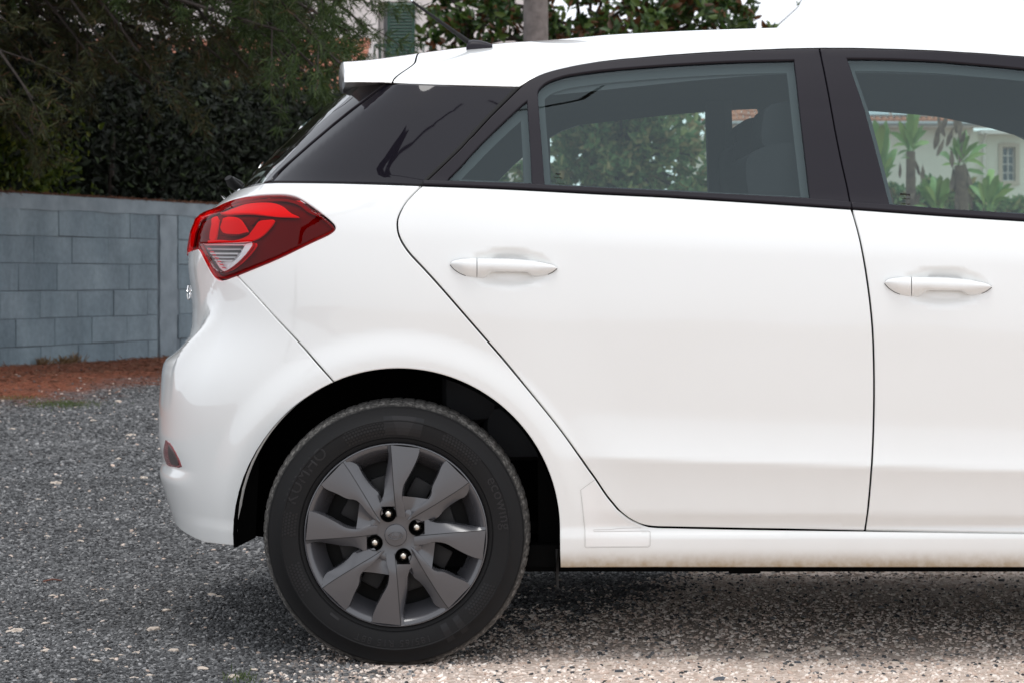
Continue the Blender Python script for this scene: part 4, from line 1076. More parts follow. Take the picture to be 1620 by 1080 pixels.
def make_wheel(x, y, far=False, detail=True):
    w = empty('wheel', (x, y, WZ), car)
    t = tyre(w)
    cov = wheel_cover(w)
    revolve('steel_rim', [(.206, .014), (.200, .024), (.196, .060), (.186, .085), (.150, .085), (.115, .070), (.06, .056), (.0, .056)], M['steel'], w, 64)
    # rounded lobes of the steel disc showing through the cover
    bm = bmesh.new()
    for k in range(8):
        a = R(62 + 45 * k); c = Vector((.112 * math.cos(a), .052, .112 * math.sin(a)))
        vs = box_bm(bm, (0, 0, 0), (.052, .016, .048), .0075)
        bmesh.ops.rotate(bm, cent=(0, 0, 0), matrix=Matrix.Rotation(-a, 3, 'Y'), verts=vs); bmesh.ops.translate(bm, vec=c, verts=vs)
    bm_obj('disc_lobes', bm, M['drum'], w, 50)
    if detail:
        ring_text('KUMHO', .2425, .040, 146.5, t, width=1.0, track=1.05)
        ring_text('ecowing', .2445, .036, 17, t, width=1.0, track=1.08)
        ring_text('185/65 R15 88T', .243, .022, -92, t, inward=False, width=1.0, track=1.25)
        for a0, a1 in ((118, 96), (64, 42), (-28, -46), (196, 212), (168, 180)):        # hexagon-textured areas
            bm = bmesh.new()
            nr = 5
            for i in range(nr):
                rr = .234 + i * .0072; st = .0078 / rr
                aa = R(min(a0, a1)); j = 0
                while aa < R(max(a0, a1)):
                    ac = aa + (st / 2 if i % 2 else 0); cc = (rr * math.cos(ac), rr * math.sin(ac))
                    hv = []
                    for h_ in range(6):
                        b = R(60 * h_) + ac; X = cc[0] + .0033 * math.cos(b); Z = cc[1] + .0033 * math.sin(b); hv.append(bm.verts.new((X, yside(math.hypot(X, Z)) - .0009, Z)))
                    bm.faces.new(hv); aa += st
            o = bm_obj('hexagon_relief', bm, M['tyre_patch'], t); o['kind'] = 'stuff'
        ring_patch(.232, .276, 96, 76, t, M['tyre_patch']); ring_patch(.232, .276, 86 + 3, 86 - 3, t, M['tyre_text'], .0012, 'sidewall_mark', taper=-3)
        ring_patch(.232, .276, -52, -56, t, M['tyre_patch'], taper=0); ring_patch(.232, .276, -60, -64, t, M['tyre_patch'])
        ring_patch(.232, .238, -124, -130, t, M['tyre_text'], name='sidewall_mark')
        # grit caught on the shoulder
        bm = bmesh.new(); rs = random.Random(5)
        for _ in range(240):
            a = rs.uniform(0, 2 * math.pi); r_ = rs.gauss(.3005, .0035); 
            if r_ > .3095 or r_ < .292: continue
            z_ = r_ * math.sin(a)
            if z_ + WZ < .004: continue
            y_ = float(np.interp(r_, [.290, .2985, .3035, .3065, .3095], [.0065, .0145, .0225, .032, .055])) - .0005
            sc = rs.uniform(.0005, .0017)
            q = bmesh.ops.create_icosphere(bm, subdivisions=1, radius=sc)['verts']
            for v in q: v.co *= rs.uniform(.7, 1.3)
            bmesh.ops.translate(bm, vec=(r_ * math.cos(a), y_, z_), verts=q)
        o = bm_obj('stuck_grit', bm, M['dust'], t); o['kind'] = 'stuff'
    if far: w.rotation_euler = (0, 0, math.pi)
    return w
make_wheel(WX, .004)
def copy_tree(o, parent=None):
    c = o.copy(); COL.objects.link(c); c.parent = parent
    if parent: c.matrix_parent_inverse = o.matrix_parent_inverse.copy()
    for ch in o.children: copy_tree(ch, c)
    return c
rw = [o for o in car.children if o.name.startswith('wheel') and 'well' not in o.name][0]
for x, y, far in ((WX + 2.57, .004, 0), (WX, 1.73, 1), (WX + 2.57, 1.73, 1)):
    c = copy_tree(rw, car); c.location = (x, y, WZ)
    if far: c.rotation_euler = (0, 0, math.pi)
# children were modelled in world space: car's own offset is taken out here
for o in car.children: o.matrix_parent_inverse = Matrix.Translation((-WX, -YC, 0))

# ================================================================== GROUND
WP = np.array([-3.45, 11.4]); WD = np.array([.375, .927]); WN = np.array([.927, -.375])      # a point of the wall's face, its direction, its normal
def gz(x, y): return .205 * sstep(1.8, 11.0, np.asarray(y, float))
def masks(nt):
    """nodes: (pale, soil, position) from the world position"""
    geo = nt.nodes.new('ShaderNodeNewGeometry'); sp = nt.nodes.new('ShaderNodeSeparateXYZ'); nt.links.new(geo.outputs['Position'], sp.inputs[0])
    def mth(op, a, b=None, c=None, clamp=False):
        n = nt.nodes.new('ShaderNodeMath'); n.operation = op; n.use_clamp = clamp
        for i, v in enumerate((a, b, c)):
            if v is None: continue
            if isinstance(v, (int, float)): n.inputs[i].default_value = v
            else: nt.links.new(v, n.inputs[i])
        return n.outputs[0]
    def noise(scale, detail=3):
        n = nt.nodes.new('ShaderNodeTexNoise'); n.inputs['Scale'].default_value = scale; n.inputs['Detail'].default_value = detail
        nt.links.new(geo.outputs['Position'], n.inputs['Vector']); return n.outputs[0]
    def smooth(v, a, b):
        n = nt.nodes.new('ShaderNodeMapRange'); n.interpolation_type = 'SMOOTHSTEP'; n.inputs['From Min'].default_value = a; n.inputs['From Max'].default_value = b
        nt.links.new(v, n.inputs['Value']); return n.outputs[0]
    n1 = noise(2.2); n2 = noise(9, 4)
    ymin = mth('MINIMUM', sp.outputs[1], 1.6)
    d = mth('SUBTRACT', sp.outputs[0], mth('MULTIPLY_ADD', ymin, .60, -.42))
    d = mth('ADD', d, mth('MULTIPLY_ADD', n1, 1.0, -.5)); d = mth('ADD', d, mth('MULTIPLY_ADD', n2, .5, -.25))
    pale = smooth(d, -.22, .38)
    ds_ = mth('MULTIPLY_ADD', sp.outputs[0], .927, mth('MULTIPLY_ADD', sp.outputs[1], -.375, -(WP @ WN)))
    ds2 = mth('ADD', ds_, mth('MULTIPLY_ADD', n1, 1.6, -.8)); ds2 = mth('ADD', ds2, mth('MULTIPLY_ADD', n2, .9, -.45))
    soil = smooth(ds2, 2.15, 1.15)
    return pale, soil, geo.outputs['Position'], mth, noise, smooth
def mixrgb(nt, f, a, b):
    n = nt.nodes.new('ShaderNodeMix'); n.data_type = 'RGBA'
    for i, v in ((6, a), (7, b)):
        if isinstance(v, tuple): n.inputs[i].default_value = (*v, 1)
        else: nt.links.new(v, n.inputs[i])
    if isinstance(f, float): n.inputs[0].default_value = f
    else: nt.links.new(f, n.inputs[0])
    return n.outputs[2]
def ground_material():
    m = bpy.data.materials.new('gravel_ground'); m.use_nodes = True; nt = m.node_tree; b = nt.nodes['Principled BSDF']; b.inputs['Roughness'].default_value = .95; b.inputs['Specular IOR Level'].default_value = .15
    pale, soil, pos, mth, noise, smooth = masks(nt)
    vor = nt.nodes.new('ShaderNodeTexVoronoi'); vor.inputs['Scale'].default_value = 85; nt.links.new(pos, vor.inputs['Vector'])
    sepc = nt.nodes.new('ShaderNodeSeparateColor'); nt.links.new(vor.outputs['Color'], sepc.inputs[0])
    ramp = nt.nodes.new('ShaderNodeValToRGB'); e = ramp.color_ramp.elements; e[0].color = (.030, .031, .033, 1); e[1].color = (.24, .24, .24, 1); e[1].position = .95
    x = ramp.color_ramp.elements.new(.55); x.color = (.105, .106, .108, 1); nt.links.new(sepc.outputs[0], ramp.inputs[0])
    nb = noise(1.1, 2)
    dark = mixrgb(nt, mth('MULTIPLY', smooth(nb, .45, .7), .35), ramp.outputs[0], (.15, .145, .14))
    pr = nt.nodes.new('ShaderNodeValToRGB'); e = pr.color_ramp.elements; e[0].color = (.48, .37, .30, 1); e[1].color = (.78, .67, .59, 1); e[0].position = .3; e[1].position = .75; nt.links.new(noise(55, 6), pr.inputs[0])
    vb = nt.nodes.new('ShaderNodeTexVoronoi'); vb.inputs['Scale'].default_value = 60; nt.links.new(pos, vb.inputs['Vector'])
    sr = nt.nodes.new('ShaderNodeValToRGB'); e = sr.color_ramp.elements; e[0].color = (.07, .022, .012, 1); e[1].color = (.33, .115, .065, 1); e[0].position = .32; e[1].position = .72; nt.links.new(noise(38, 8), sr.inputs[0])
    c = mixrgb(nt, pale, dark, pr.outputs[0]); c = mixrgb(nt, soil, c, sr.outputs[0])
    nt.links.new(c, b.inputs['Base Color'])
    bp = nt.nodes.new('ShaderNodeBump'); bp.inputs['Distance'].default_value = .008; bp.inputs['Strength'].default_value = .8
    h = mth('ADD', vor.outputs['Distance'], mth('MULTIPLY', noise(60, 6), .8)); nt.links.new(h, bp.inputs['Height']); nt.links.new(bp.outputs[0], b.inputs['Normal'])
    return m
def stone_material():
    m = bpy.data.materials.new('gravel_stone'); m.use_nodes = True; nt = m.node_tree; b = nt.nodes['Principled BSDF']; b.inputs['Roughness'].default_value = .85; b.inputs['Specular IOR Level'].default_value = .25
    pale, soil, pos, mth, noise, smooth = masks(nt)
    oi = nt.nodes.new('ShaderNodeObjectInfo'); rnd = oi.outputs['Random']
    r2 = mth('FRACT', mth('MULTIPLY', rnd, 37.7))
    dk = nt.nodes.new('ShaderNodeValToRGB'); e = dk.color_ramp.elements; e[0].color = (.034, .034, .035, 1); e[1].color = (.30, .295, .29, 1); e[1].position = 1.0
    for p_, c_ in ((.5, (.090, .091, .092, 1)), (.85, (.155, .155, .155, 1))): x = dk.color_ramp.elements.new(p_); x.color = c_
    nt.links.new(r2, dk.inputs[0])
    pl = nt.nodes.new('ShaderNodeValToRGB'); e = pl.color_ramp.elements; e[0].color = (.48, .36, .29, 1); e[1].color = (.80, .73, .66, 1); nt.links.new(r2, pl.inputs[0])
    thr = mth('MULTIPLY_ADD', pale, .84, .012)
    f = mth('LESS_THAN', rnd, thr)
    c = mixrgb(nt, f, dk.outputs[0], pl.outputs[0])
    sl = mth('MULTIPLY', soil, mth('GREATER_THAN', rnd, .12)); c = mixrgb(nt, sl, c, (.18, .066, .036))
    mac = nt.nodes.new('ShaderNodeMapRange'); mac.inputs['From Min'].default_value = .3; mac.inputs['From Max'].default_value = .7; mac.inputs['To Min'].default_value = .85; mac.inputs['To Max'].default_value = 1.35
    mp = nt.nodes.new('ShaderNodeMapping'); mp.inputs['Scale'].default_value = (.45, 1, 1); nt.links.new(pos, mp.inputs[0]); nn2 = nt.nodes.new('ShaderNodeTexNoise'); nn2.inputs['Scale'].default_value = 1.7; nn2.inputs['Detail'].default_value = 4; nt.links.new(mp.outputs[0], nn2.inputs['Vector']); nt.links.new(nn2.outputs[0], mac.inputs['Value'])
    vm = nt.nodes.new('ShaderNodeVectorMath'); vm.operation = 'SCALE'; nt.links.new(c, vm.inputs[0]); nt.links.new(mac.outputs[0], vm.inputs['Scale'])
    nt.links.new(vm.outputs[0], b.inputs['Base Color']); return m
M['ground'] = ground_material(); M['stone'] = stone_material()
def axis(lo, hi, a, b, fine, coarse):
    f = list(np.arange(a, b, fine)); x = a; st = fine; L = []
    while x > lo: st = min(st * 1.25, coarse); x -= st; L.append(x)
    x = f[-1]; st = fine; H = []
    while x < hi: st = min(st * 1.25, coarse); x += st; H.append(x)
    return np.array(L[::-1] + f + H)
gx = axis(-700, 700, -5, 4, .06, 60); gy = axis(-300, 900, -1.2, 14, .06, 60)
from mathutils import noise as mn
GX, GY = np.meshgrid(gx, gy)
near = (np.abs(GX) < 9) & (GY > -4) & (GY < 20)
und = np.zeros(GX.shape)
idx = np.argwhere(near)
for a, b in idx: und[a, b] = mn.noise(Vector((GX[a, b] * 1.7, GY[a, b] * 1.7, 0))) * .010 + mn.noise(Vector((GX[a, b] * 7, GY[a, b] * 7, 5))) * .0035
def wdist(x, y): return (x - WP[0]) * WN[0] + (y - WP[1]) * WN[1]
wd_ = wdist(GX, GY)
mound = .045 * np.exp(-((wd_ - .15) / .28) ** 2) + .03 * np.exp(-((wd_ - .9) / .5) ** 2)
GZ = gz(GX, GY) + und * np.where(np.hypot(GX - WX, GY - .09) < .25, .2, 1) + np.where(near, mound * (1 + 25 * und), 0) - .002
ny, nx_ = GX.shape
q = np.arange(ny * nx_).reshape(ny, nx_)
o = np_mesh('ground', np.stack([GX, GY, GZ], -1).reshape(-1, 3), np.stack([q[:-1, :-1], q[:-1, 1:], q[1:, 1:], q[1:, :-1]], -1).reshape(-1, 4), M['ground']); tag(o, kind='structure')
o.data.polygons.foreach_set('use_smooth', [True] * len(o.data.polygons))
def ground_z(x, y):
    i = np.clip(np.searchsorted(gx, x) - 1, 0, nx_ - 2); j = np.clip(np.searchsorted(gy, y) - 1, 0, ny - 2)
    a = (x - gx[i]) / (gx[i + 1] - gx[i]); b = (y - gy[j]) / (gy[j + 1] - gy[j])
    return GZ[j, i] * (1 - a) * (1 - b) + GZ[j, i + 1] * a * (1 - b) + GZ[j + 1, i] * (1 - a) * b + GZ[j + 1, i + 1] * a * b

def stone_mesh(seed, sub=1, flat=.6, name='stone', m=None):
    bm = bmesh.new(); bmesh.ops.create_icosphere(bm, subdivisions=sub, radius=1); r = random.Random(seed)
    for v in bm.verts:
        v.co *= r.uniform(.68, 1.18); v.co.z *= flat
    if r.random() < .8:
        s = r.uniform(.6, .9)
        for v in bm.verts: v.co.y *= s
    me = bpy.data.meshes.new(name); bm.to_mesh(me); bm.free(); me.materials.append(m or M['stone']); return me
scol = bpy.data.collections.new('stone_kinds')
for k in range(7): scol.objects.link(bpy.data.objects.new('stone_kind', stone_mesh(k, 1, .62)))
def scatter(name, pts, size, src, label=None):
    me = bpy.data.meshes.new(name); me.vertices.add(len(pts)); me.vertices.foreach_set('co', pts.astype(np.float32).ravel())
    at = me.attributes.new('size', 'FLOAT', 'POINT'); at.data.foreach_set('value', size.astype(np.float32))
    ob = bpy.data.objects.new(name, me); COL.objects.link(ob)
    ng = bpy.data.node_groups.new('scatter', 'GeometryNodeTree'); ng.interface.new_socket('Geometry', in_out='INPUT', socket_type='NodeSocketGeometry'); ng.interface.new_socket('Geometry', in_out='OUTPUT', socket_type='NodeSocketGeometry')
    N_ = ng.nodes; i = N_.new('NodeGroupInput'); o_ = N_.new('NodeGroupOutput'); ip = N_.new('GeometryNodeInstanceOnPoints'); ci = N_.new('GeometryNodeCollectionInfo')
    ci.inputs[0].default_value = src; ci.inputs['Separate Children'].default_value = True; ci.inputs['Reset Children'].default_value = True
    ip.inputs['Pick Instance'].default_value = True
    rv = N_.new('FunctionNodeRandomValue'); rv.data_type = 'FLOAT_VECTOR'; rv.inputs[0].default_value = (-.5, -.5, 0); rv.inputs[1].default_value = (.5, .5, 6.283)
    na = N_.new('GeometryNodeInputNamedAttribute'); na.data_type = 'FLOAT'; na.inputs[0].default_value = 'size'
    L = ng.links; L.new(i.outputs[0], ip.inputs['Points']); L.new(ci.outputs[0], ip.inputs['Instance']); L.new(rv.outputs[0], ip.inputs['Rotation']); L.new(na.outputs[0], ip.inputs['Scale'])
    L.new(ip.outputs[0], o_.inputs[0])
    md = ob.modifiers.new('scatter', 'NODES'); md.node_group = ng; ob['kind'] = 'stuff'
    return ob
def py_pale(x, y):
    d = x - (.60 * np.minimum(y, 1.6) - .42); return sstep(-.35, .5, d)
def zone(n, x0, x1, y0, y1, s0, s1, thin=0.72):
    x = rng.uniform(x0, x1, n); y = rng.uniform(y0, y1, n)
    # keep to a wedge around what the camera and its neighbours can see
    k = (np.abs(x) < (y + D) * .30 + .25)
    k &= rng.random(n) > py_pale(x, y) * thin
    k &= rng.random(n) > sstep(2.0, 1.3, wdist(x, y)) * .85
    k &= wdist(x, y) > .02
    x, y = x[k], y[k]; s = s0 + (s1 - s0) * rng.random(len(x)) ** 2.2
    return np.stack([x, y, ground_z(x, y) + s * .12], 1), s
Z1 = zone(190000, -2.0, 2.0, -.75, 1.6, .0018, .0080); Z2 = zone(130000, -2.6, 2.4, 1.6, 4.5, .0028, .0105); Z3 = zone(90000, -4.2, 1.0, 4.5, 11.5, .0045, .0135)
Z4 = zone(9000, -2.2, 2.2, -.75, 3.5, .005, .0105, .1)
PP = np.vstack([Z1[0], Z2[0], Z3[0], Z4[0]]); SZ = np.concatenate([Z1[1], Z2[1], Z3[1], Z4[1]])
k = ~((np.abs(PP[:, 1] - .09) < .095) & (np.abs(PP[:, 0] - WX) < .045)); PP, SZ = PP[k], SZ[k]
tag(scatter('gravel', PP, SZ, scol), 'crushed dark grey gravel thinning out into pale sandy chips by the car', 'gravel')

# larger pale stones, one object each: (u, v, width in photo pixels)
M['limestone'] = mat('limestone', (.66, .58, .49), .85, noise=(60, (.46, .36, .29), .35, .7), bump=(200, .4, .002))
M['darkstone'] = mat('bluish_stone', (.10, .11, .125), .8, bump=(150, .4, .002))
PEB = [(23, 999, 26), (72, 986, 15), (25, 977, 10), (83, 943, 13), (98, 941, 8), (164, 950, 13), (263, 966, 17), (243, 997, 26), (268, 936, 10), (335, 941, 15), (349, 944, 14), (326, 978, 12), (110, 1001, 10), (73, 1030, 17), (170, 1027, 11), (214, 1033, 14), (153, 1046, 17), (115, 1041, 9), (10, 1047, 12), (147, 1036, 10), (179, 1042, 11), (191, 1036, 11), (275, 1030, 20), (302, 1043, 11), (320, 1058, 20), (212, 1073, 16), (238, 1069, 17), (200, 1055, 10), (365, 1010, 13), (357, 1020, 12), (305, 1021, 14), (389, 1025, 12), (116, 1076, 15),
       (73, 849, 12), (127, 856, 10), (207, 689, 16), (148, 661, 12), (187, 635, 11), (187, 726, 11), (227, 756, 12), (89, 765, 18), (212, 844, 9), (327, 924, 10), (20, 679, 12), (60, 790, 9), (404, 1060, 16), (372, 1072, 22), (428, 1066, 16), (1045, 1017, 16), (1055, 1030, 18), (1094, 1041, 22), (1212, 1038, 30), (1334, 1005, 22), (1423, 1022, 20), (1345, 1002, 18), (1310, 1028, 26), (1209, 1021, 16), (1296, 966, 16), (1611, 1000, 14), (1416, 1049, 18), (1301, 1048, 20), (1180, 1060, 14), (1480, 1040, 16), (1560, 1052, 15), (960, 1052, 14), (905, 1035, 13), (1380, 1066, 16), (1255, 1062, 14), (1520, 1010, 12), (1130, 1012, 13), (1010, 1004, 12), (1455, 978, 13), (1580, 966, 12), (1240, 985, 12), (870, 1068, 14)]
PEB_D = [(980, 1062, 17), (1137, 1075, 22), (1045, 1062, 12), (1262, 1048, 13), (955, 1030, 12), (1500, 1066, 12)]
kinds = [stone_mesh(40 + k, 2, .55, 'pebble', M['limestone']) for k in range(5)] ; kd = [stone_mesh(60 + k, 2, .6, 'pebble', M['darkstone']) for k in range(3)]
def ground_pt(u, v):
    y = 0
    for _ in range(12):
        d = F * (CH - float(ground_z(np.array([(u - CX) / F * (y + D)]), np.array([y]))[0])) / (v - VH); y = d - D
    x = (u - CX) / F * d; return x, y, float(ground_z(np.array([x]), np.array([y]))[0])
for lst, km, lab, grp in ((PEB, kinds, 'loose pale limestone chip lying on the gravel', 'pale stone chips scattered over the gravel'), (PEB_D, kd, 'loose bluish grey pebble lying on the pale sandy ground', 'bluish grey pebbles on the pale ground')):
    for i, (u, v, w) in enumerate(lst):
        x, y, z = ground_pt(u, v)
        o = bpy.data.objects.new('stone_chip', km[i % len(km)]); COL.objects.link(o); s = w / F * (y + D) * .52
        o.scale = (s, s * random.uniform(.6, .9), s * random.uniform(.55, .8)); o.rotation_euler = (random.uniform(-.15, .15), random.uniform(-.15, .15), random.uniform(-.4, .4)); o.location = (x, y, z + s * .12)
        tag(o, lab, 'stone', grp)
x, y, z = ground_pt(68, 922); x2, y2, z2 = ground_pt(98, 921)
M['twig'] = mat('dry_twig', (.16, .06, .04), .8)
tag(tube('twig', [(x, y, z + .006), ((x + x2) / 2, (y + y2) / 2, z + .011), (x2, y2, z2 + .007)], [.0025, .003, .002], M['twig'], None, 6), 'thin reddish brown twig lying on the dark gravel', 'twig')

# ================================================================== LEAVES
def leaf_mat(name, cols, rough=.45, trans=.25, tcol=None):
    m = bpy.data.materials.new(name); m.use_nodes = True; nt = m.node_tree; b = nt.nodes['Principled BSDF']; b.inputs['Roughness'].default_value = rough; b.inputs['Specular IOR Level'].default_value = .4
    g = nt.nodes.new('ShaderNodeNewGeometry'); r = nt.nodes.new('ShaderNodeValToRGB'); r.color_ramp.interpolation = 'CONSTANT' if len(cols) > 4 else 'LINEAR'
    el = r.color_ramp.elements
    for i, (p, c) in enumerate(cols):
        e = el[i] if i < 2 else el.new(p)
        e.position = p; e.color = (*c, 1)
    nt.links.new(g.outputs['Random Per Island'], r.inputs[0]); nt.links.new(r.outputs[0], b.inputs['Base Color'])
    t = nt.nodes.new('ShaderNodeBsdfTranslucent'); mx = nt.nodes.new('ShaderNodeMixShader'); mx.inputs[0].default_value = trans
    nt.links.new(r.outputs[0], t.inputs[0]); out = nt.nodes['Material Output']; nt.links.new(b.outputs[0], mx.inputs[1]); nt.links.new(t.outputs[0], mx.inputs[2]); nt.links.new(mx.outputs[0], out.inputs[0])
    return m
def unit(v): return v / np.maximum(np.linalg.norm(v, axis=-1, keepdims=True), 1e-9)
def leaf_cloud(name, c, L, Wd, m, parent, dirs=None, droop=.2, fold=.25):
    """c (n,3) leaf bases, L lengths, dirs growth directions"""
    n = len(c); d = unit(rng.normal(size=(n, 3)) + [0, 0, droop]) if dirs is None else unit(dirs)
    s = unit(np.cross(d, rng.normal(size=(n, 3)))); nn = np.cross(s, d); L = np.broadcast_to(L, (n,))[:, None]; Wd = L * Wd
    V_ = np.stack([c, c + d * L * .33 + s * Wd * .5 + nn * Wd * fold, c + d * L * .70 + s * Wd * .42 + nn * Wd * fold - nn * L * .05, c + d * L - nn * L * .12,
                   c + d * L * .70 - s * Wd * .42 + nn * Wd * fold - nn * L * .05, c + d * L * .33 - s * Wd * .5 + nn * Wd * fold], 1).reshape(-1, 3)
    b = np.arange(n)[:, None] * 6
    Fc = np.concatenate([b + [0, 1, 2, 3], b + [0, 3, 4, 5]], 0)
    return np_mesh(name, V_, Fc, m, parent)
M['bark'] = mat('bark', (.040, .030, .024), .9, noise=(14, (.02, .015, .012), .4, .65), bump=(40, .7, .02))
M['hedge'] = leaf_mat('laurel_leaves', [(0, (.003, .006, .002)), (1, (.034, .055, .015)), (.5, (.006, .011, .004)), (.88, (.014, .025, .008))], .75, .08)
M['hedge_in'] = leaf_mat('shade_dark_laurel_leaves', [(0, (.004, .008, .003)), (1, (.010, .018, .007))], .8, .05)  # inner leaves coloured darker to stand in for shade inside the hedge
M['yellow_leaf'] = leaf_mat('bright_leaves', [(0, (.05, .09, .012)), (1, (.20, .22, .03)), (.6, (.10, .14, .02))], .5, .4)
M['magnolia'] = leaf_mat('magnolia_leaves', [(0, (.025, .055, .015)), (1, (.13, .05, .018)), (.30, (.045, .095, .022)), (.55, (.085, .14, .03)), (.78, (.13, .055, .022)), (.90, (.08, .036, .016))], .38, .2)
M['far_green'] = leaf_mat('far_leaves', [(0, (.08, .16, .06)), (1, (.32, .42, .17)), (.5, (.17, .27, .11)), (.9, (.36, .28, .14))], .5, .3)
M['needle'] = leaf_mat('pine_needles', [(0, (.018, .024, .007)), (1, (.11, .050, .024)), (.45, (.038, .045, .012)), (.82, (.056, .064, .016))], .6, .2)
M['needle_green'] = leaf_mat('green_pine_needles', [(0, (.020, .042, .009)), (1, (.065, .10, .020)), (.5, (.036, .066, .014))], .6, .25)
def P_at(u, v, dist): return np.array([(u - CX) / F * dist, dist - D, CH - (v - VH) / F * dist])

# ------------------------------------------------------------------ block wall
M['block'] = mat('grey_block', (.175, .210, .235), .95, noise=(3.5, (.135, .160, .178), .32, .7), bump=(120, .4, .003), spec=.2)
def block_mat():
    m = bpy.data.materials.new('weathered_block'); m.use_nodes = True; nt = m.node_tree; b = nt.nodes['Principled BSDF']; b.inputs['Roughness'].default_value = .95; b.inputs['Specular IOR Level'].default_value = .2
    geo = nt.nodes.new('ShaderNodeNewGeometry'); oi = nt.nodes.new('ShaderNodeObjectInfo')
    def nz(sc, det, vec=(1, 1, 1)):
        mp = nt.nodes.new('ShaderNodeMapping'); mp.inputs['Scale'].default_value = vec; nt.links.new(geo.outputs['Position'], mp.inputs[0])
        n = nt.nodes.new('ShaderNodeTexNoise'); n.inputs['Scale'].default_value = sc; n.inputs['Detail'].default_value = det; nt.links.new(mp.outputs[0], n.inputs['Vector']); return n.outputs[0]
    def rp_(v, a, b_, p0, p1):
        r_ = nt.nodes.new('ShaderNodeValToRGB'); r_.color_ramp.elements[0].color = (*a, 1); r_.color_ramp.elements[1].color = (*b_, 1); r_.color_ramp.elements[0].position = p0; r_.color_ramp.elements[1].position = p1; nt.links.new(v, r_.inputs[0]); return r_.outputs[0]
    c1 = rp_(nz(2.2, 7), (.165, .215, .245), (.245, .305, .34), .3, .72)
    c2 = rp_(nz(4, 5, (1, 1, .16)), (.86, .86, .86), (1.07, 1.07, 1.06), .34, .66)
    c3 = rp_(oi.outputs['Random'], (.88, .89, .90), (1.08, 1.07, 1.06), 0, 1)
    c4 = rp_(nz(26, 8), (.91, .91, .91), (1.07, 1.07, 1.07), .35, .68)
    def mul(a, b_):
        n = nt.nodes.new('ShaderNodeMix'); n.data_type = 'RGBA'; n.blend_type = 'MULTIPLY'; n.inputs[0].default_value = 1; nt.links.new(a, n.inputs[6]); nt.links.new(b_, n.inputs[7]); return n.outputs[2]
    nt.links.new(mul(mul(mul(c1, c2), c3), c4), b.inputs['Base Color'])
    bp = nt.nodes.new('ShaderNodeBump'); bp.inputs['Strength'].default_value = .6; bp.inputs['Distance'].default_value = .004; nt.links.new(nz(90, 5), bp.inputs['Height']); nt.links.new(bp.outputs[0], b.inputs['Normal'])
    return m
M['block'] = block_mat()
M['mortar'] = mat('wall_mortar', (.15, .185, .21), .95, bump=(60, .5, .005))
M['cement'] = mat('cement_post', (.245, .295, .325), .95, noise=(7, (.18, .22, .245), .35, .7), bump=(70, .4, .004))
wall = empty('block_wall', (WP[0], WP[1], .2)); wall.rotation_euler = (0, 0, math.atan2(WD[1], WD[0]))
tag(wall, 'long wall of bluish grey concrete blocks with cement capping behind the gravel yard', 'wall')
# in the wall's own frame x runs along it, -y faces the yard
BL, BH = .5, .20; Z0W = .0; T0, T1 = -3.6, 10.4; post_x = [1.84, -2.9, 6.3]
PWID = .16
bms = []
for k in range(5):
    bm = bmesh.new(); r = random.Random(20 + k); box_bm(bm, (0, 0, 0), (BL - .007, .15, BH - .007), .004)
    for v in bm.verts: v.co += Vector((r.uniform(-.002, .002), r.uniform(-.0015, .0015), r.uniform(-.002, .002)))
    me = bpy.data.meshes.new('block'); bm.to_mesh(me); bm.free(); me.materials.append(M['block']); bms.append(me)
half = {}
box('wall_core', ((T0 + T1) / 2, .0735, .55), (T1 - T0, .13, 1.40), M['mortar'], wall)
rb = random.Random(4)
for row in range(7):
    zc = Z0W - .218 + BH * row + BH / 2
    x = T0 + (.25 if row % 2 else 0) + [0, .04, -.03, .03, 0, -.05, .02][row] - .15
    while x < T1:
        a, b = x + .0, x + BL
        for p_ in post_x:
            if a < p_ + PWID and b > p_ - PWID:
                if a < p_ - PWID - .06: b = p_ - PWID - .004
                elif b > p_ + PWID + .06: a = p_ + PWID + .004
                else: a = b = None
                break
        if a is not None and b - a > .05 and a > T0 - .3:
            o = bpy.data.objects.new('block', rb.choice(bms)); COL.objects.link(o); o.parent = wall; o.scale = ((b - a) / BL, 1, 1)
            o.location = ((a + b) / 2, .075 + rb.uniform(-.003, .003), zc); o.rotation_euler = (rb.uniform(-.004, .004), rb.uniform(-.003, .003), rb.uniform(-.006, .006))
        x += BL
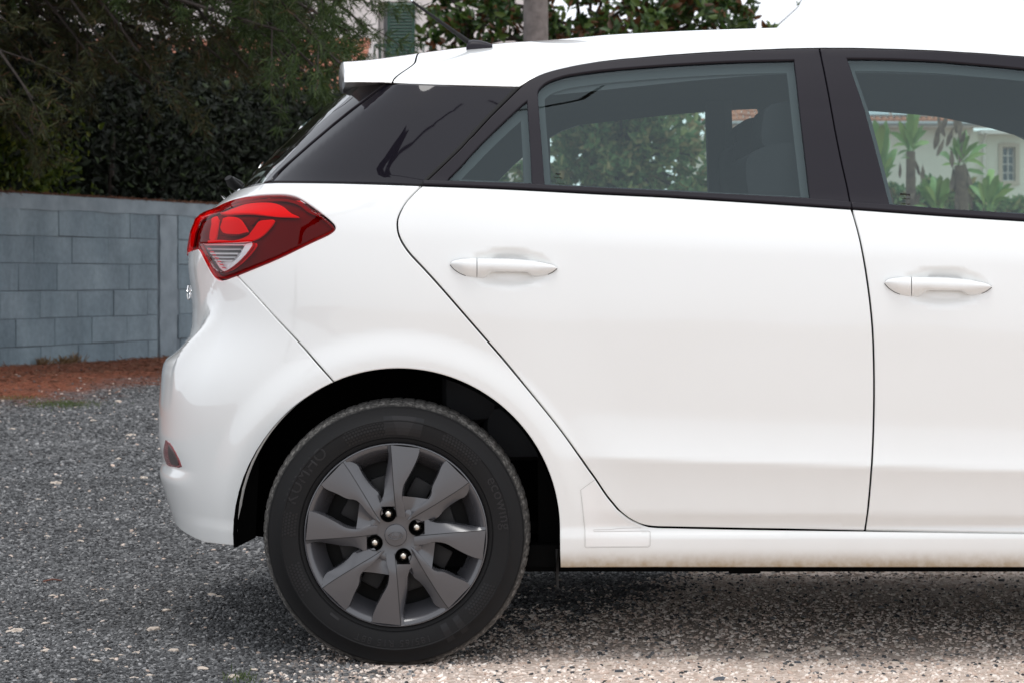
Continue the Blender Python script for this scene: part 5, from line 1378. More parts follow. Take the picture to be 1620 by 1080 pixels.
def rough_slab(name, x0, x1, y0, y1, z0, z1, nx, nz, amp, m, par, seed=0):
    bm = bmesh.new(); r = random.Random(seed); g = []
    for i in range(nx + 1):
        col = []
        for j in range(nz + 1):
            x_ = x0 + (x1 - x0) * i / nx; z_ = z0 + (z1 - z0) * j / nz; e = amp * mn.noise(Vector((x_ * 3.3, z_ * 9 + seed, seed)))
            col.append(bm.verts.new((x_ + (amp * 1.5 * mn.noise(Vector((z_ * 14, seed, 1))) if i in (0, nx) else 0), y0 + e, z_ + (e * 1.2 if j == 0 else e * .4 if j == nz else 0))))
        g.append(col)
    back = [[bm.verts.new((x0 + (x1 - x0) * i / nx, y1, z)) for z in (z0, z1)] for i in (0, nx)]
    for i in range(nx):
        for j in range(nz): bm.faces.new((g[i][j], g[i + 1][j], g[i + 1][j + 1], g[i][j + 1]))
    top = [g[i][nz] for i in range(nx + 1)]; tb = [bm.verts.new((x0 + (x1 - x0) * i / nx, y1, z1 + amp * .4 * mn.noise(Vector((i * .7, seed, 3))))) for i in range(nx + 1)]
    for i in range(nx): bm.faces.new((top[i], top[i + 1], tb[i + 1], tb[i]))
    bot = [g[i][0] for i in range(nx + 1)]; bb = [bm.verts.new((x0 + (x1 - x0) * i / nx, y1, z0)) for i in range(nx + 1)]
    for i in range(nx): bm.faces.new((bot[i + 1], bot[i], bb[i], bb[i + 1])); bm.faces.new((bb[i + 1], bb[i], tb[i], tb[i + 1]))
    bm.faces.new([g[0][j] for j in range(nz, -1, -1)] + [bb[0], tb[0]]); bm.faces.new([g[nx][j] for j in range(nz + 1)] + [tb[nx], bb[nx]])
    bmesh.ops.remove_doubles(bm, verts=bm.verts[:], dist=1e-6); bmesh.ops.recalc_face_normals(bm, faces=bm.faces[:])
    for e in bm.edges: e.smooth = len(e.link_faces) == 2 and e.calc_face_angle(0) < R(40)
    for f in bm.faces: f.smooth = True
    return bm_obj(name, bm, m, par)
ZT = 1.285
rough_slab('wall_capping', T0, T1, -.005, .165, ZT - .108, ZT, 160, 3, .007, M['cement'], wall, 1)
for i, p_ in enumerate(post_x): rough_slab('wall_post', p_ - PWID + .03, p_ + PWID - .03, -.007, .16, -.25, ZT - .111, 6, 20, .007, M['cement'], wall, 7 + i)
# pine litter along the top of the wall, weeds and dry stalks at its foot
M['litter'] = mat('pine_litter', (.16, .07, .04), .9)
n = 5200; t = rng.uniform(T0, T1, n); yy = rng.normal(.03, .035, n).clip(-.012, .16)
P_ = WP + t[:, None] * WD - yy[:, None] * WN
o = leaf_cloud('pine_litter', np.stack([P_[:, 0], P_[:, 1], np.full(n, .2 + ZT + .003) + rng.random(n) * .010], 1), .05, .09, M['litter'], None, dirs=np.stack([rng.normal(size=n), rng.normal(size=n), rng.normal(size=n) * .12], 1)); tag(o, 'rust brown pine litter lying along the top of the wall', 'litter', kind='stuff')
n = 9000; t = rng.uniform(T0, 6, n); dd = np.abs(rng.normal(.5, .55, n)) + .03
P_ = WP + t[:, None] * WD + dd[:, None] * WN
o = leaf_cloud('fallen_needles', np.stack([P_[:, 0], P_[:, 1], ground_z(P_[:, 0], P_[:, 1]) + .006], 1), rng.uniform(.02, .07, n), .10, M['litter'], None, dirs=np.stack([rng.normal(size=n), rng.normal(size=n), rng.normal(size=n) * .15], 1)); tag(o, 'reddish fallen needles and leaf litter on the soil strip', 'litter', kind='stuff')
M['grass'] = leaf_mat('grass_blades', [(0, (.06, .10, .02)), (1, (.16, .20, .05)), (.6, (.10, .15, .035))], .6, .3)
M['straw'] = leaf_mat('dry_stalks', [(0, (.30, .20, .10)), (1, (.14, .075, .035))], .8, .2)
def tuft(name, cx_, cy_, rx, ry, n, h, m, lab, cat_, kind='stuff', group=None):
    x = cx_ + rng.normal(size=n) * rx; y = cy_ + rng.normal(size=n) * ry
    d = np.stack([rng.normal(size=n) * .5, rng.normal(size=n) * .5, np.ones(n)], 1)
    o = leaf_cloud(name, np.stack([x, y, ground_z(x, y) - .002], 1), rng.uniform(.4, 1, n) * h, .07, m, None, dirs=d); tag(o, lab, cat_, group, kind); return o
for (u, v, rx, ry, n, h, lab) in ((100, 640, .11, .12, 900, .03, 'low patch of fresh green grass on the edge of the red soil'), (30, 630, .10, .10, 300, .025, 'small dark green grass patch nearest the block wall'), (383, 1076, .020, .04, 60, .028, 'tiny green weed tuft growing in gravel below the rear wheel')):
    x, y, z = ground_pt(u, v); tuft('grass_patch', x, y, rx, ry, n, h, M['grass'], lab, 'grass')
for i, (u, v, h, w) in enumerate(((45, 588, .09, .12), (122, 584, .13, .03), (178, 581, .12, .025), (228, 579, .14, .035), (100, 585, .05, .14), (205, 582, .05, .14))):
    x, y, z = ground_pt(u, v); p_ = np.array([x, y]); p_ = p_ - WN * (wdist(x, y) - .07)
    tuft('dry_weeds', p_[0], p_[1], w, w, 60, h * .75, M['straw'], ['straw coloured dry weeds low against the wall, leftmost', 'brown dry stalk tuft at the wall foot below the left joints', 'small brown dry tuft at the middle of the wall foot', 'tallest brown dry tuft left of the cement post', 'thin low dry growth between the left weeds', 'thin low dry growth near the cement post'][i], 'weeds')

# ------------------------------------------------------------------ hedge behind the wall
hedge = empty('laurel_hedge', (WP[0] - WN[0], WP[1] - WN[1], .2)); tag(hedge, 'dense dark green evergreen hedge rising behind the block wall', 'hedge')
n = 70000; t = rng.uniform(-4.5, 9.5, n); dep = rng.uniform(.25, 2.1, n)
topz = 3.05 + .35 * np.sin(t * 1.3 + .5) + .22 * np.sin(t * 3.1) + .12 * np.sin(t * 7.3)
topz = np.where(t > 3.2, 2.98 + .2 * np.sin(t * 4) - .12 * (t > 5.2) * (t - 5.2), topz); topz -= .25 * (dep - 1.1) ** 2
zz = .1 + (topz - .1) * rng.random(n) ** .75
P_ = WP + t[:, None] * WD - dep[:, None] * WN
bx = 2.0 - .55 * zz                              # lumpy face
cl = np.array([mn.noise(Vector((a * 1.6, b_ * 1.6, c_ * 1.6))) for a, b_, c_ in zip(t[:n], zz[:n], dep[:n])])
kk = (cl > -.32) & ~((t < .25) & (t > -1.5) & (dep < 1.1) & (zz < 1.9))
hp_ = np.stack([P_[:, 0], P_[:, 1], zz + .2], 1)[kk]
leaf_cloud('foliage', hp_, rng.uniform(.05, .10, kk.sum()), .42, M['hedge'], hedge)['kind'] = 'stuff'
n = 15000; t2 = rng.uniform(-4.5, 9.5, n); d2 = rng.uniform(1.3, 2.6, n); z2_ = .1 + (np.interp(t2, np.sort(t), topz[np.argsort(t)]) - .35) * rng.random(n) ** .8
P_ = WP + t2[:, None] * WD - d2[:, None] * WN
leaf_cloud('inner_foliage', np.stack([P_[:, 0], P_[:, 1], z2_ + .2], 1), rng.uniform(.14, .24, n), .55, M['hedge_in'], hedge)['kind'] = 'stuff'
for i in range(12):
    t_ = -3.8 + i * 1.1 + random.uniform(-.2, .2); p_ = WP + t_ * WD - 1.1 * WN
    tube('stem', [(p_[0], p_[1], .1), (p_[0] + random.uniform(-.2, .2), p_[1], 1.3), (p_[0] + random.uniform(-.4, .4), p_[1] + .2, 2.6)], [.05, .035, .012], M['bark'], hedge, 7)
# a brighter bush at the far left behind the wall
bush = empty('bright_bush', (-4.6, 12.2, .2)); tag(bush, 'yellow green leafy bush above the wall at its left end', 'bush')
c0 = P_at(24, 262, 17.6); n = 2600
pts_ = c0 + rng.normal(size=(n, 3)) * [.30, .22, .30]; pts_ = pts_[wdist(pts_[:, 0], pts_[:, 1]) < -.28]; n = len(pts_)
leaf_cloud('foliage', pts_, rng.uniform(.05, .085, n), .5, M['yellow_leaf'], bush)['kind'] = 'stuff'
tube('stem', [(c0[0], c0[1], .15), (c0[0] + .05, c0[1], 1.0), tuple(c0)], [.03, .02, .008], M['bark'], bush, 6)

# ------------------------------------------------------------------ pine tree, branches sweeping across the top left
pine = empty('pine_tree', (-6.6, 12.5, .2)); tag(pine, 'large pine with drooping brown and green needle branches over the wall', 'tree')
tube('trunk', [(-6.6, 12.5, .0), (-6.5, 12.5, 2.0), (-6.35, 12.5, 4.4), (-6.1, 12.4, 7.0), (-5.9, 12.4, 10)], [.26, .22, .18, .13, .06], M['bark'], pine, 14)
tc_, td_, tg_, tgd = [], [], [], []
rp = random.Random(12)
def limb(p0, p1, sag, r0, par, nseg=10):
    pts = []; a, b = Vector(p0), Vector(p1)
    for i in range(nseg + 1):
        q = i / nseg; pts.append(a.lerp(b, q) + Vector((0, 0, sag * 4 * q * (1 - q))) + Vector((rp.uniform(-.03, .03), rp.uniform(-.03, .03), rp.uniform(-.03, .03))))
    tube('limb', pts, [r0 * (1 - .85 * i / nseg) for i in range(nseg + 1)], M['bark'], par, 7); return pts
ends = []
for i in range(90):
    u = rp.uniform(-90, 560); v = rp.uniform(-70, 165) if u < 380 else rp.uniform(-75, 110)
    if i >= 50: u, v = rp.uniform(450, 612), rp.uniform(-85, 66)
    if i % 8 == 3: u, v = rp.uniform(390, 560), rp.uniform(60, 135)
    if i >= 76: u, v = rp.uniform(100, 480), rp.uniform(-70, 30)
    if i < 5: u, v = rp.uniform(0, 90), rp.uniform(150, 235)
    dist = rp.uniform(14.8, 18.0) - (1.0 if u > 430 else 0)
    p1 = P_at(u, v, dist); z0 = rp.uniform(3.6, 6.8)
    pts = limb((-6.3, 12.5, z0), tuple(p1), rp.uniform(.1, .5), .045, pine)
    green = u > 440
    ntw = int(22 if not green else 26)
    for k in range(ntw):
        q = .38 + .62 * (k + rp.random()) / ntw; j = min(int(q * 10), 9); base = pts[j].lerp(pts[j + 1], q * 10 - j)
        dirv = (pts[j + 1] - pts[j]).normalized() * .7 + Vector((rp.uniform(-.7, .7), rp.uniform(-.7, .7), rp.uniform(-.75, .35))); L = rp.uniform(.18, .5)
        tip = base + dirv * L
        if k % 2 == 0: tube('twig', [base, base.lerp(tip, .5) + Vector((0, 0, .02)), tip], [.006, .004, .002], M['bark'], pine, 4, caps=False)
        for s in range(4):
            c = base.lerp(tip, .3 + .7 * (s + 1) / 4)
            (tg_ if green else tc_).append(tuple(c)); (tgd if green else td_).append(tuple(dirv.normalized()))
def needles(name, C_, D_, m, per=16, L=.105):
    C_ = np.repeat(np.array(C_), per, 0); D_ = np.repeat(np.array(D_), per, 0); n = len(C_)
    return leaf_cloud(name, C_ + rng.normal(size=(n, 3)) * .012, rng.uniform(.6, 1, n) * L, .075, m, pine, dirs=D_ * .7 + rng.normal(size=(n, 3)) * .55, fold=.1)
needles('needles', tc_, td_, M['needle'])['kind'] = 'stuff'; needles('needles', tg_, tgd, M['needle_green'])['kind'] = 'stuff'

# ------------------------------------------------------------------ magnolia behind the car
mag = empty('magnolia_tree', (1.1, 20.8, .2)); tag(mag, 'glossy leaved magnolia with rust brown leaf undersides rising behind the car roof', 'tree')
blobs = [((930, 50), 24.5, 235, 150, 1.3, 330), ((1105, 28), 25.0, 118, 62, .9, 120), ((985, 250), 25.5, 175, 130, 1.5, 620), ((930, 280), 27.2, 190, 120, .8, 200), ((745, 35), 24.3, 78, 85, .8, 85), ((900, -90), 25, 240, 90, 1.4, 130), ((1130, -40), 25.4, 70, 60, .9, 30)]
lc, ld, lc2, ld2 = [], [], [], []
tr = limb((1.1, 20.8, .1), tuple(P_at(960, 120, 26)), .0, .16, mag); 
for (cu_, cv_), dist, ru, rv, rd, nn_ in blobs:
    ctr = P_at(cu_, cv_, dist); sc = dist / F
    j = rp.randint(4, 9); limb(tuple(tr[j]), tuple(ctr), .1, .06, mag, 6)
    low_ = cv_ > 200
    for i in range(nn_):
        d_ = unit(rng.normal(size=3)); rr_ = rng.random() ** .42
        p = ctr + d_ * rr_ * np.array([ru * sc, rd, rv * sc]) + rng.normal(size=3) * .06
        if mn.noise(Vector(p * 1.7)) < -.28: continue
        if i % 9 == 0: tube('twig', [tuple(ctr + (p - ctr) * .3), tuple(ctr + (p - ctr) * .7 + [0, 0, .05]), tuple(p)], [.022, .013, .006], M['bark'], mag, 5, caps=False)
        ax = unit(d_ + [0, 0, .5] + rng.normal(size=3) * .3)
        for k in range(13):
            (lc2 if low_ else lc).append(p + rng.normal(size=3) * .025); (ld2 if low_ else ld).append(ax * rng.uniform(.1, .8) + unit(rng.normal(size=3)) * .9)
leaf_cloud('foliage', np.array(lc), rng.uniform(.10, .17, len(lc)), .42, M['magnolia'], mag, dirs=np.array(ld))['kind'] = 'stuff'
leaf_cloud('lower_foliage', np.array(lc2), rng.uniform(.09, .15, len(lc2)), .42, M['far_green'], mag, dirs=np.array(ld2))['kind'] = 'stuff'
# one stray twig with a few leaves against the sky
p = [P_at(u, v, 25.2) for u, v in ((1150, 75), (1190, 62), (1225, 45), (1240, 32), (1262, 12), (1268, 0), (1272, -12))]
tube('twig', [tuple(a) for a in p], [.012, .010, .007, .006, .005, .005, .004], M['bark'], mag, 5)
c = np.array([P_at(u, v, 25.2) for u, v in ((1262, 2), (1268, -2), (1275, 0), (1270, -8), (1256, -4), (1282, -5), (1266, 3))]); leaf_cloud('leaf_spray', c, .075, .4, M['magnolia'], mag)

# ------------------------------------------------------------------ bare tree behind the photographer; the black pillar panel mirrors it
bare = empty('bare_tree', (-1.2, -9, 0)); tag(bare, 'bare tree behind the viewer, mirrored as a dark line in the rear pillar panel', 'tree')
def mirrored(u, v, L=7.0):
    s_, z_ = inv(u, v); p = bil(T, np.array([s_]), np.array([z_]))[0]; n_ = unit(bil(N, np.array([s_]), np.array([z_])))[0]
    d = unit(p - np.array([0, -D, CH])); r_ = d - 2 * (d @ n_) * n_; return p + r_ * L
def mtube(name, pix, rad): 
    P_ = [mirrored(u, v) for u, v in pix]; tube(name, [tuple(p + rng.normal(size=3) * .012) for p in P_], rad, M['bark'], bare, 7); return P_
a_ = mtube('limb', [(612, 268), (622, 253), (633, 240), (652, 226), (668, 212), (686, 198), (700, 187), (718, 175), (735, 164)], [.09, .07, .05, .036, .030, .028, .026, .022, .012])
c_ = mtube('trunk', [(612, 281), (611, 274), (614, 262), (619, 252)], [.17, .13, .10, .05])
root_ = c_[0]; tube('trunk', [tuple(root_), (root_[0] - 1.6, root_[1] - .6, root_[2] - .9), (root_[0] - 4.2, root_[1] - 1.4, root_[2] - 2.6), (root_[0] - 5.0, root_[1] - 1.6, 0)], [.17, .20, .23, .28], M['bark'], bare, 10)
bare.location = (root_[0] - 5.0, root_[1] - 1.6, 0)

# ------------------------------------------------------------------ pole
M['pole'] = mat('weathered_pole', (.19, .165, .155), .9, noise=(12, (.11, .095, .09), .35, .7), bump=(60, .5, .01))
pp = P_at(848, 0, 21.5); pole = tube('utility_pole', [(pp[0], pp[1], 0), (pp[0], pp[1], 2.0), (pp[0] - .005, pp[1], 4.5), (pp[0] - .02, pp[1], 8.5)], [.125, .12, .112, .09], M['pole'], None, 20)
tag(pole, 'weathered grey utility pole standing in front of the magnolia', 'pole')

# ------------------------------------------------------------------ white house with green shutter and balcony
M['render_w'] = mat('white_render', (.74, .70, .68), .9, noise=(1.2, (.66, .62, .60), .4, .7), bump=(30, .15, .01))
M['green'] = mat('dark_green_paint', (.008, .050, .032), .45)
M['tile'] = mat('terracotta_tile', (.42, .17, .10), .85, noise=(3.5, (.27, .10, .06), .35, .7), bump=(20, .3, .02))
M['stone_trim'] = mat('stone_trim', (.50, .43, .36), .85)
M['ggrey'] = mat('grey_shade_wall', (.35, .36, .38), .8)
M['pane'] = mat('dark_window_pane', (.02, .03, .035), .08, coat=1)
h1 = empty('white_house', (-4, 40, .2)); tag(h1, 'tall white rendered house with dark green shutters and railed balcony', 'house')
dist = 45.0; k_ = dist / F
def Hx(u, d=dist): return (u - CX) / F * d
def Hz(v, d=dist): return CH - (v - VH) / F * d
# wall pieces leave the door opening free
x0, x1 = Hx(598), Hx(657); ztop = Hz(3); zfl = Hz(66) - 1.0
def wallbox(name, xa, xb, y0, y1, za, zb, m, par): return box(name, ((xa + xb) / 2, (y0 + y1) / 2, (za + zb) / 2), (xb - xa, y1 - y0, zb - za), m, par)
Y = dist - D
wallbox('wall', -14, x0, Y, Y + 6, .1, 8.6, M['render_w'], h1); wallbox('wall', x1, Hx(838), Y, Y + 6, .1, 8.6, M['render_w'], h1)
wallbox('wall', x0, x1, Y, Y + 6, .1, zfl, M['render_w'], h1); wallbox('wall', x0, x1, Y, Y + 6, ztop, 8.6, M['render_w'], h1)
wallbox('roof', -14.3, Hx(838) + .3, Y - .3, Y + 6.3, 8.6, 8.8, M['tile'], h1)
wallbox('door_recess', x0, x1, Y + .30, Y + .34, zfl, ztop, M['ggrey'], h1)
wallbox('window_frame', x0 + .02, x0 + .10, Y + .2, Y + .26, zfl, ztop, M['render_w'], h1)
sh = empty('shutter', (0, 0, 0), h1)
sx0, sx1 = Hx(613), Hx(656.5)
wallbox('shutter_stile', sx0, sx0 + .05, Y - .06, Y - .02, zfl + .03, ztop, M['green'], sh); wallbox('shutter_stile', sx1 - .05, sx1, Y - .06, Y - .02, zfl + .03, ztop, M['green'], sh)
zz_ = zfl + .05; slat = None
while zz_ < ztop:
    if slat is None: slat = box('slat', (0, 0, 0), (sx1 - sx0 - .10, .012, .06), M['green'], sh); o = slat
    else: o = slat.copy(); COL.objects.link(o)
    o.location = ((sx0 + sx1) / 2, Y - .04, zz_); o.rotation_euler = (R(-35), 0, 0); zz_ += .062
bal = empty('balcony', (0, 0, 0), h1)
yb = Y - 1.1; xr = Hx(708, dist - 1.1)
xl = Hx(592, dist - 1.1)
wallbox('balcony_slab', xl - .1, xr + .05, yb - .05, Y, zfl - .18, zfl, M['render_w'], bal)
zr = Hz(70, dist - 1.1)
wallbox('hand_rail', xl, Hx(682, dist - 1.1), yb - .02, yb + .02, zr - .04, zr, M['green'], bal)
wallbox('balcony_post', Hx(680, dist - 1.1), Hx(684, dist - 1.1), yb - .025, yb + .025, zfl, zr + .05, M['green'], bal)
wallbox('hand_rail', Hx(684, dist - 1.1), xr, yb - .02, yb + .02, zr + .0, zr + .03, M['green'], bal)
wallbox('lower_rail', xl, xr, yb - .012, yb + .012, zfl + .10, zfl + .13, M['green'], bal)
bl = None; x = xl
while x < xr:
    if bl is None: bl = box('baluster', (0, 0, 0), (.028, .028, zr - zfl - .05), M['green'], bal); o = bl
    else: o = bl.copy(); COL.objects.link(o)
    o.location = (x, yb, (zr + zfl) / 2 - .01); x += .118
# low annex with a terracotta roof in front of it, glimpsed through the foliage
def tile_roof(name, par, x0, x1, y0, y1, z0, z1, pitch, hipl=0, hipr=0, m=None):
    """barrel-tile rows running up the slope, cut to a hip at either end"""
    nr = int((x1 - x0) / pitch); seg = 5; nc = max(2, int(math.hypot(y1 - y0, z1 - z0) / .36)); vs, fs = [], []
    sl = (z1 - z0) / (y1 - y0)
    for i in range(nr):
        xa = x0 + i * pitch; xc_ = xa + pitch / 2
        q1 = 1.0
        if hipl: q1 = min(q1, (xc_ - x0) / hipl)
        if hipr: q1 = min(q1, (x1 - xc_) / hipr)
        q1 = max(q1, .03); nc_ = max(1, int(nc * q1))
        for j in range(nc_):
            qa, qb = q1 * j / nc_, q1 * (j + 1) / nc_
            b = len(vs)
            for q, lift in ((qa, .028), (qb, .0)):
                for s in range(seg + 1):
                    a = math.pi * s / seg; vs.append((xc_ - math.cos(a) * pitch * .5, y0 + (y1 - y0) * q, z0 + (z1 - z0) * q + math.sin(a) * pitch * .33 + lift))
            for s in range(seg): fs.append((b + s, b + s + 1, b + seg + 2 + s, b + seg + 1 + s))
            fs.append(tuple(range(b, b + seg + 1)))
    o = mesh_obj(name, vs, fs, m or M['tile'], par); o['kind'] = 'stuff'; return o
h2 = empty('low_house', (-8, 31, .2)); tag(h2, 'low white house with pink terracotta roof glimpsed through the pine branches', 'house')
wallbox('wall', -11.5, -2.55, 31.2, 36, .1, 3.75, M['render_w'], h2)
tile_roof('roof_tiles', h2, -11.8, -2.3, 30.9, 34.6, 3.78, 4.95, .24)
wallbox('roof_base', -11.8, -2.3, 30.95, 36, 3.66, 3.76, M['render_w'], h2)

# ------------------------------------------------------------------ villa seen through the front windows
v1 = empty('villa', (9, 58, .2)); tag(v1, 'pale villa with terracotta roof and solar panels seen through the front window', 'house')
dv_ = 60.0; Yv = dv_ - D
xL, xC, xR = Hx(1128, dv_), Hx(1540, dv_), 22.0
ze = Hz(203, dv_)
M['villa_w'] = mat('pale_render', (.70, .68, .60), .9, noise=(.8, (.64, .62, .55), .4, .7))
wallbox('wall', xL, xC, Yv, Yv + 9, .0, ze, M['villa_w'], v1)
wx0, wx1, wz0, wz1 = Hx(1586, dv_ + 1.2), Hx(1606, dv_ + 1.2), Hz(287, dv_ + 1.2), Hz(233, dv_ + 1.2)
Y2 = Yv + 1.2
wallbox('wall', xC, wx0, Y2, Y2 + .3, .0, ze, M['villa_w'], v1); wallbox('wall', wx1, xR, Y2, Y2 + .3, .0, ze, M['villa_w'], v1)
wallbox('wall', wx0, wx1, Y2, Y2 + .3, .0, wz0, M['villa_w'], v1); wallbox('wall', wx0, wx1, Y2, Y2 + .3, wz1, ze, M['villa_w'], v1)
wallbox('side_wall', xR - .3, xR, Y2 + .3, Yv + 9, .0, ze, M['villa_w'], v1)
wallbox('window_surround', wx0 - .11, wx0, Y2 - .04, Y2 + .1, wz0 - .1, wz1 + .1, M['stone_trim'], v1); wallbox('window_surround', wx1, wx1 + .11, Y2 - .04, Y2 + .1, wz0 - .1, wz1 + .1, M['stone_trim'], v1)
wallbox('window_surround', wx0, wx1, Y2 - .04, Y2 + .1, wz0 - .12, wz0, M['stone_trim'], v1); wallbox('window_surround', wx0, wx1, Y2 - .04, Y2 + .1, wz1, wz1 + .12, M['stone_trim'], v1)
wn = empty('window', (0, 0, 0), v1)
wallbox('window_pane', wx0, wx1, Y2 + .16, Y2 + .18, wz0, wz1, M['pane'], wn)
for a in (wx0 + .02, (wx0 + wx1) / 2, wx1 - .02): wallbox('mullion', a - .016, a + .016, Y2 + .12, Y2 + .155, wz0, wz1, M['render_w'], wn)
for q in (0.02, .25, .5, .75, .98): zc = wz0 + (wz1 - wz0) * q; wallbox('glazing_bar', wx0, wx1, Y2 + .125, Y2 + .15, zc - .014, zc + .014, M['render_w'], wn)
tile_roof('roof_tiles', v1, xL - .4, xC + .35, Yv - .45, Yv + 5.2, ze + .12, ze + 2.25, .17, hipl=4.6, hipr=1.6)
tile_roof('roof_tiles', v1, xC + .36, xR + .4, Y2 - .40, Y2 + 5.2, ze + .02, ze + 2.05, .17, hipl=.2, hipr=4.5)
wallbox('eave_board', xL - .4, xC + .35, Yv - .42, Yv + .0, ze, ze + .10, M['render_w'], v1)
wallbox('eave_board', xC + .36, xR + .4, Y2 - .38, Y2 + .0, ze - .10, ze, M['render_w'], v1)
tube('gutter', [(xL - .4, Yv - .47, ze + .10), (xC + .35, Yv - .47, ze + .09)], .055, M['ggrey'], v1, 8)
tube('downpipe', [(xC + .5, Y2 - .40, ze - .05), (xC + .5, Y2 - .08, ze - .30), (xC + .5, Y2 - .06, .3)], .035, M['render_w'], v1, 8)
M['solar'] = mat('solar_panel', (.16, .20, .24), .12, coat=1); M['alu'] = mat('aluminium', (.6, .6, .6), .4, metal=1)
slope = math.atan2(2.13, 5.65)
for i in range(3):
    p_ = empty('solar_panel', (0, 0, 0), v1); xx0 = Hx(1338 + 57 * i, dv_ + 1.6)
    c = (xx0 + .45, Yv + .72, ze + .12 + (1.17) * math.tan(slope) + .10); rot = Matrix.Rotation(slope, 3, 'X')
    box('panel_glass', c, (.88, 1.9, .03), M['solar'], p_, rot=rot); box('panel_frame', (c[0], c[1], c[2] - .02), (.92, 1.94, .03), M['alu'], p_, rot=rot)
gw = empty('garden_wall', (12, 46, .2)); tag(gw, 'low garden wall capped with terracotta tiles beside the villa plants', 'wall')
wallbox('wall', Hx(1572, 50), 18, 44.7, 45.0, .0, Hz(330, 50), M['villa_w'], gw)
tile_roof('coping_tiles', gw, Hx(1600, 50), 18, 44.5, 45.2, Hz(331, 50), Hz(322, 50), .16)

# ------------------------------------------------------------------ bird-of-paradise plants in the villa garden
M['bleaf'] = mat('broad_leaf', (.10, .19, .045), .4, noise=(5, (.17, .27, .075), .35, .7)); M['bleaf2'] = mat('young_broad_leaf', (.22, .32, .09), .4)
M['bdead'] = mat('dead_leaf', (.16, .115, .085), .9, noise=(9, (.09, .06, .05), .35, .7))
def broad_leaf(name, base, tip, w, m, par, arch=.12):
    a, b = Vector(base), Vector(tip); n = 8; d = (b - a); L = d.length; up = Vector((0, -1, .2))
    side = d.cross(up).normalized(); nn = side.cross(d).normalized(); vs, fs = [], []
    for i in range(n + 1):
        q = i / n; c = a + d * q + Vector((0, 0, arch * L * 4 * q * (1 - q) * .5)) ; ww = w * L * math.sin(math.pi * min(1, (max(q, .22) - .22) / .78 * .93 + .07)) ** .7 if q > .2 else w * L * .04
        if i == n: ww = .01
        vs += [tuple(c + side * ww / 2 + nn * ww * .16), tuple(c), tuple(c - side * ww / 2 + nn * ww * .16)]
    for j_ in range(6, 3 * n, 3):
        k_ = rp.uniform(.72, 1.05); vs[j_] = tuple(Vector(vs[j_ + 1]).lerp(Vector(vs[j_]), k_)); k_ = rp.uniform(.72, 1.05); vs[j_ + 2] = tuple(Vector(vs[j_ + 1]).lerp(Vector(vs[j_ + 2]), k_))
    for i in range(n): b_ = i * 3; fs += [(b_, b_ + 1, b_ + 4, b_ + 3), (b_ + 1, b_ + 2, b_ + 5, b_ + 4)]
    return mesh_obj(name, vs, fs, m, par, smooth=True)
def strelitzia(label, d, base_u, crown, leaves, dead, tr=.11):
    root = P_at(base_u, 380, d); e = empty('bird_of_paradise_plant', (root[0], root[1], .2)); tag(e, label, 'plant')
    cr_ = P_at(*crown, d)
    tube('trunk', [(root[0], root[1], .0), tuple((root + cr_) / 2), tuple(cr_)], [tr, tr * .9, tr * .8], M['bdead'], e, 9)
    for (u, v, w, k) in leaves:
        t_ = P_at(u, v, d + rp.uniform(-.4, .4)); broad_leaf('leaf', tuple(cr_ + rng.normal(size=3) * .03), tuple(cr_ + (t_ - cr_) * rp.uniform(.9, 1.2)), w * .72, M['bleaf2'] if k else M['bleaf'], e, rp.uniform(.12, .4))
        if rp.random() < .7: broad_leaf('leaf', tuple(cr_ + rng.normal(size=3) * .05 - [0, 0, .12]), tuple(cr_ + (t_ - cr_) * rp.uniform(.6, 1.0) + rng.normal(size=3) * [.16, .2, .12]), w * rp.uniform(.5, .8), M['bleaf'], e, rp.uniform(.1, .45))
    for (u, v) in dead:
        b_ = P_at(u + rp.uniform(-4, 4), v, d + rp.uniform(-.15, .15)); tp = P_at(u + rp.uniform(-14, 14), v + rp.uniform(26, 48), d + rp.uniform(-.2, .2)); broad_leaf('dry_leaf', tuple(b_), tuple(tp), .22, M['bdead'], e, -.1)
strelitzia('broad leaved plant with brown trunk left of centre in the front window', 44, 1441, (1441, 240), [(1412, 214, .30, 0), (1424, 196, .32, 1), (1440, 186, .30, 0), (1452, 190, .28, 1), (1464, 210, .30, 0), (1470, 226, .26, 1), (1410, 234, .28, 1), (1420, 246, .25, 0), (1434, 200, .3, 0), (1461, 198, .28, 0)], [(1436, 252), (1444, 262), (1450, 250), (1438, 275), (1446, 290), (1440, 300), (1434, 285), (1452, 300), (1428, 254), (1458, 256)])
strelitzia('tallest broad leaved plant with ragged dead leaves in the window middle', 43, 1525, (1520, 262), [(1520, 206, .26, 0), (1534, 212, .24, 0), (1548, 226, .24, 0), (1556, 246, .24, 1), (1502, 236, .25, 0), (1488, 262, .26, 1), (1560, 268, .24, 1), (1528, 208, .26, 0), (1510, 222, .25, 0), (1545, 250, .25, 0)], [(1500, 172), (1512, 168), (1490, 190), (1508, 195), (1518, 178), (1496, 215), (1530, 200), (1508, 230), (1520, 250), (1512, 268), (1528, 270), (1504, 258), (1520, 290), (1530, 300), (1512, 300), (1536, 280), (1484, 176), (1524, 220)], .14)
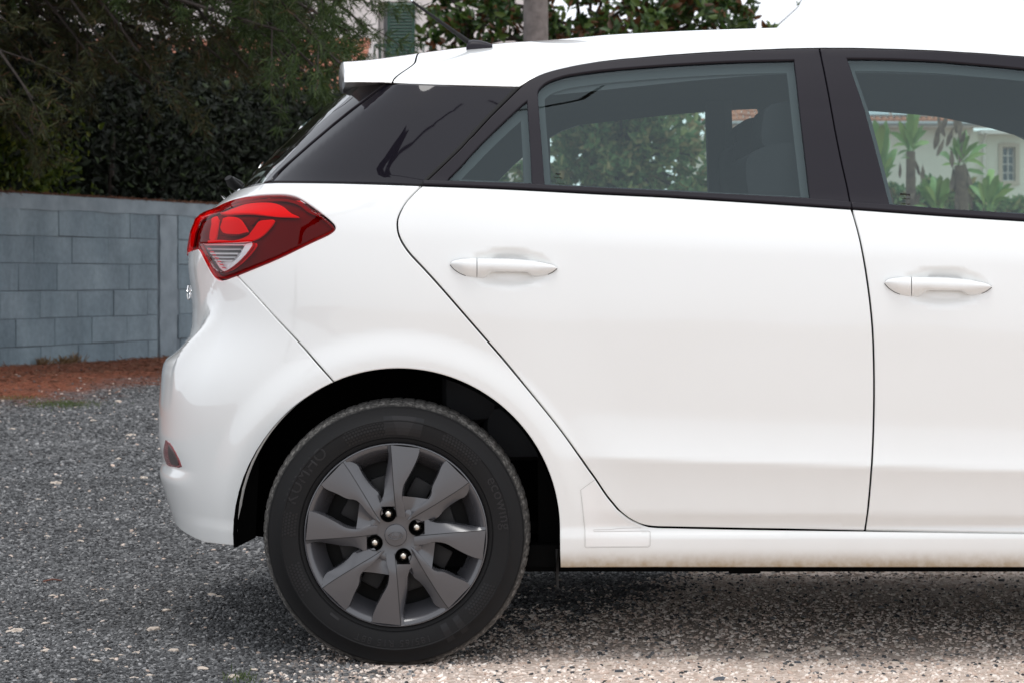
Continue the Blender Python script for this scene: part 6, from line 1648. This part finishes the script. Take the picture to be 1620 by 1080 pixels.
strelitzia('pale green broad leaved clump at the window edge behind the door pillar', 46, 1388, (1390, 290), [(1372, 212, .26, 1), (1384, 200, .26, 0), (1396, 204, .26, 1), (1406, 222, .26, 0), (1410, 252, .25, 1), (1418, 262, .22, 0), (1372, 240, .26, 0), (1400, 206, .25, 0)], [(1390, 290), (1400, 285), (1396, 300), (1384, 300), (1410, 292)])
strelitzia('low spreading broad leaved plant on the right of the tall one', 42, 1562, (1562, 335), [(1545, 285, .26, 0), (1556, 278, .26, 0), (1570, 270, .26, 1), (1578, 282, .28, 0), (1596, 296, .25, 0), (1604, 300, .24, 1), (1600, 312, .24, 0), (1590, 318, .22, 0), (1538, 300, .26, 0), (1550, 292, .25, 1), (1584, 290, .24, 0)], [(1560, 322), (1570, 320)])
strelitzia('low dark green broad leaved plant between the two trunks', 42, 1478, (1480, 335), [(1462, 290, .28, 0), (1474, 280, .26, 0), (1488, 276, .26, 0), (1496, 290, .26, 0), (1500, 310, .28, 0), (1458, 310, .26, 0), (1466, 300, .26, 1), (1452, 296, .25, 0), (1486, 300, .3, 0), (1490, 318, .26, 0)], [])

# things modelled in world space: their base's own offset is taken out of their children
for o in list(scene.objects):
    if o.type == 'EMPTY' and o.parent is None and o is not car and o is not wall:
        for ch in o.children: ch.matrix_parent_inverse = Matrix.Translation(-o.location)

gsh = empty('garden_shrubs', (10, 41, .2)); tag(gsh, 'low mixed green shrubs growing in front of the villa wall', 'shrub')
n = 20000; uu_ = rng.uniform(1340, 1640, n); base_v = 300 + 10 * np.sin(uu_ * .045) + 8 * np.sin(uu_ * .11); base_v = np.where(uu_ > 1575, 322, base_v)
vv_ = base_v + (484 - base_v) * rng.random(n) ** 1.5; pts_ = np.array([P_at(a, b, 47 + c) for a, b, c in zip(uu_, vv_, rng.uniform(-.8, .8, n))])
o = leaf_cloud('foliage', pts_, rng.uniform(.12, .24, n), .4, M['far_green'], gsh); o['kind'] = 'stuff'; o.matrix_parent_inverse = Matrix.Translation(-gsh.location)
for i in range(6): q_ = P_at(1360 + i * 48, 330, 47); o = tube('stem', [(q_[0], q_[1], .1), tuple(q_)], .03, M['bark'], gsh, 5); o.matrix_parent_inverse = Matrix.Translation(-gsh.location)
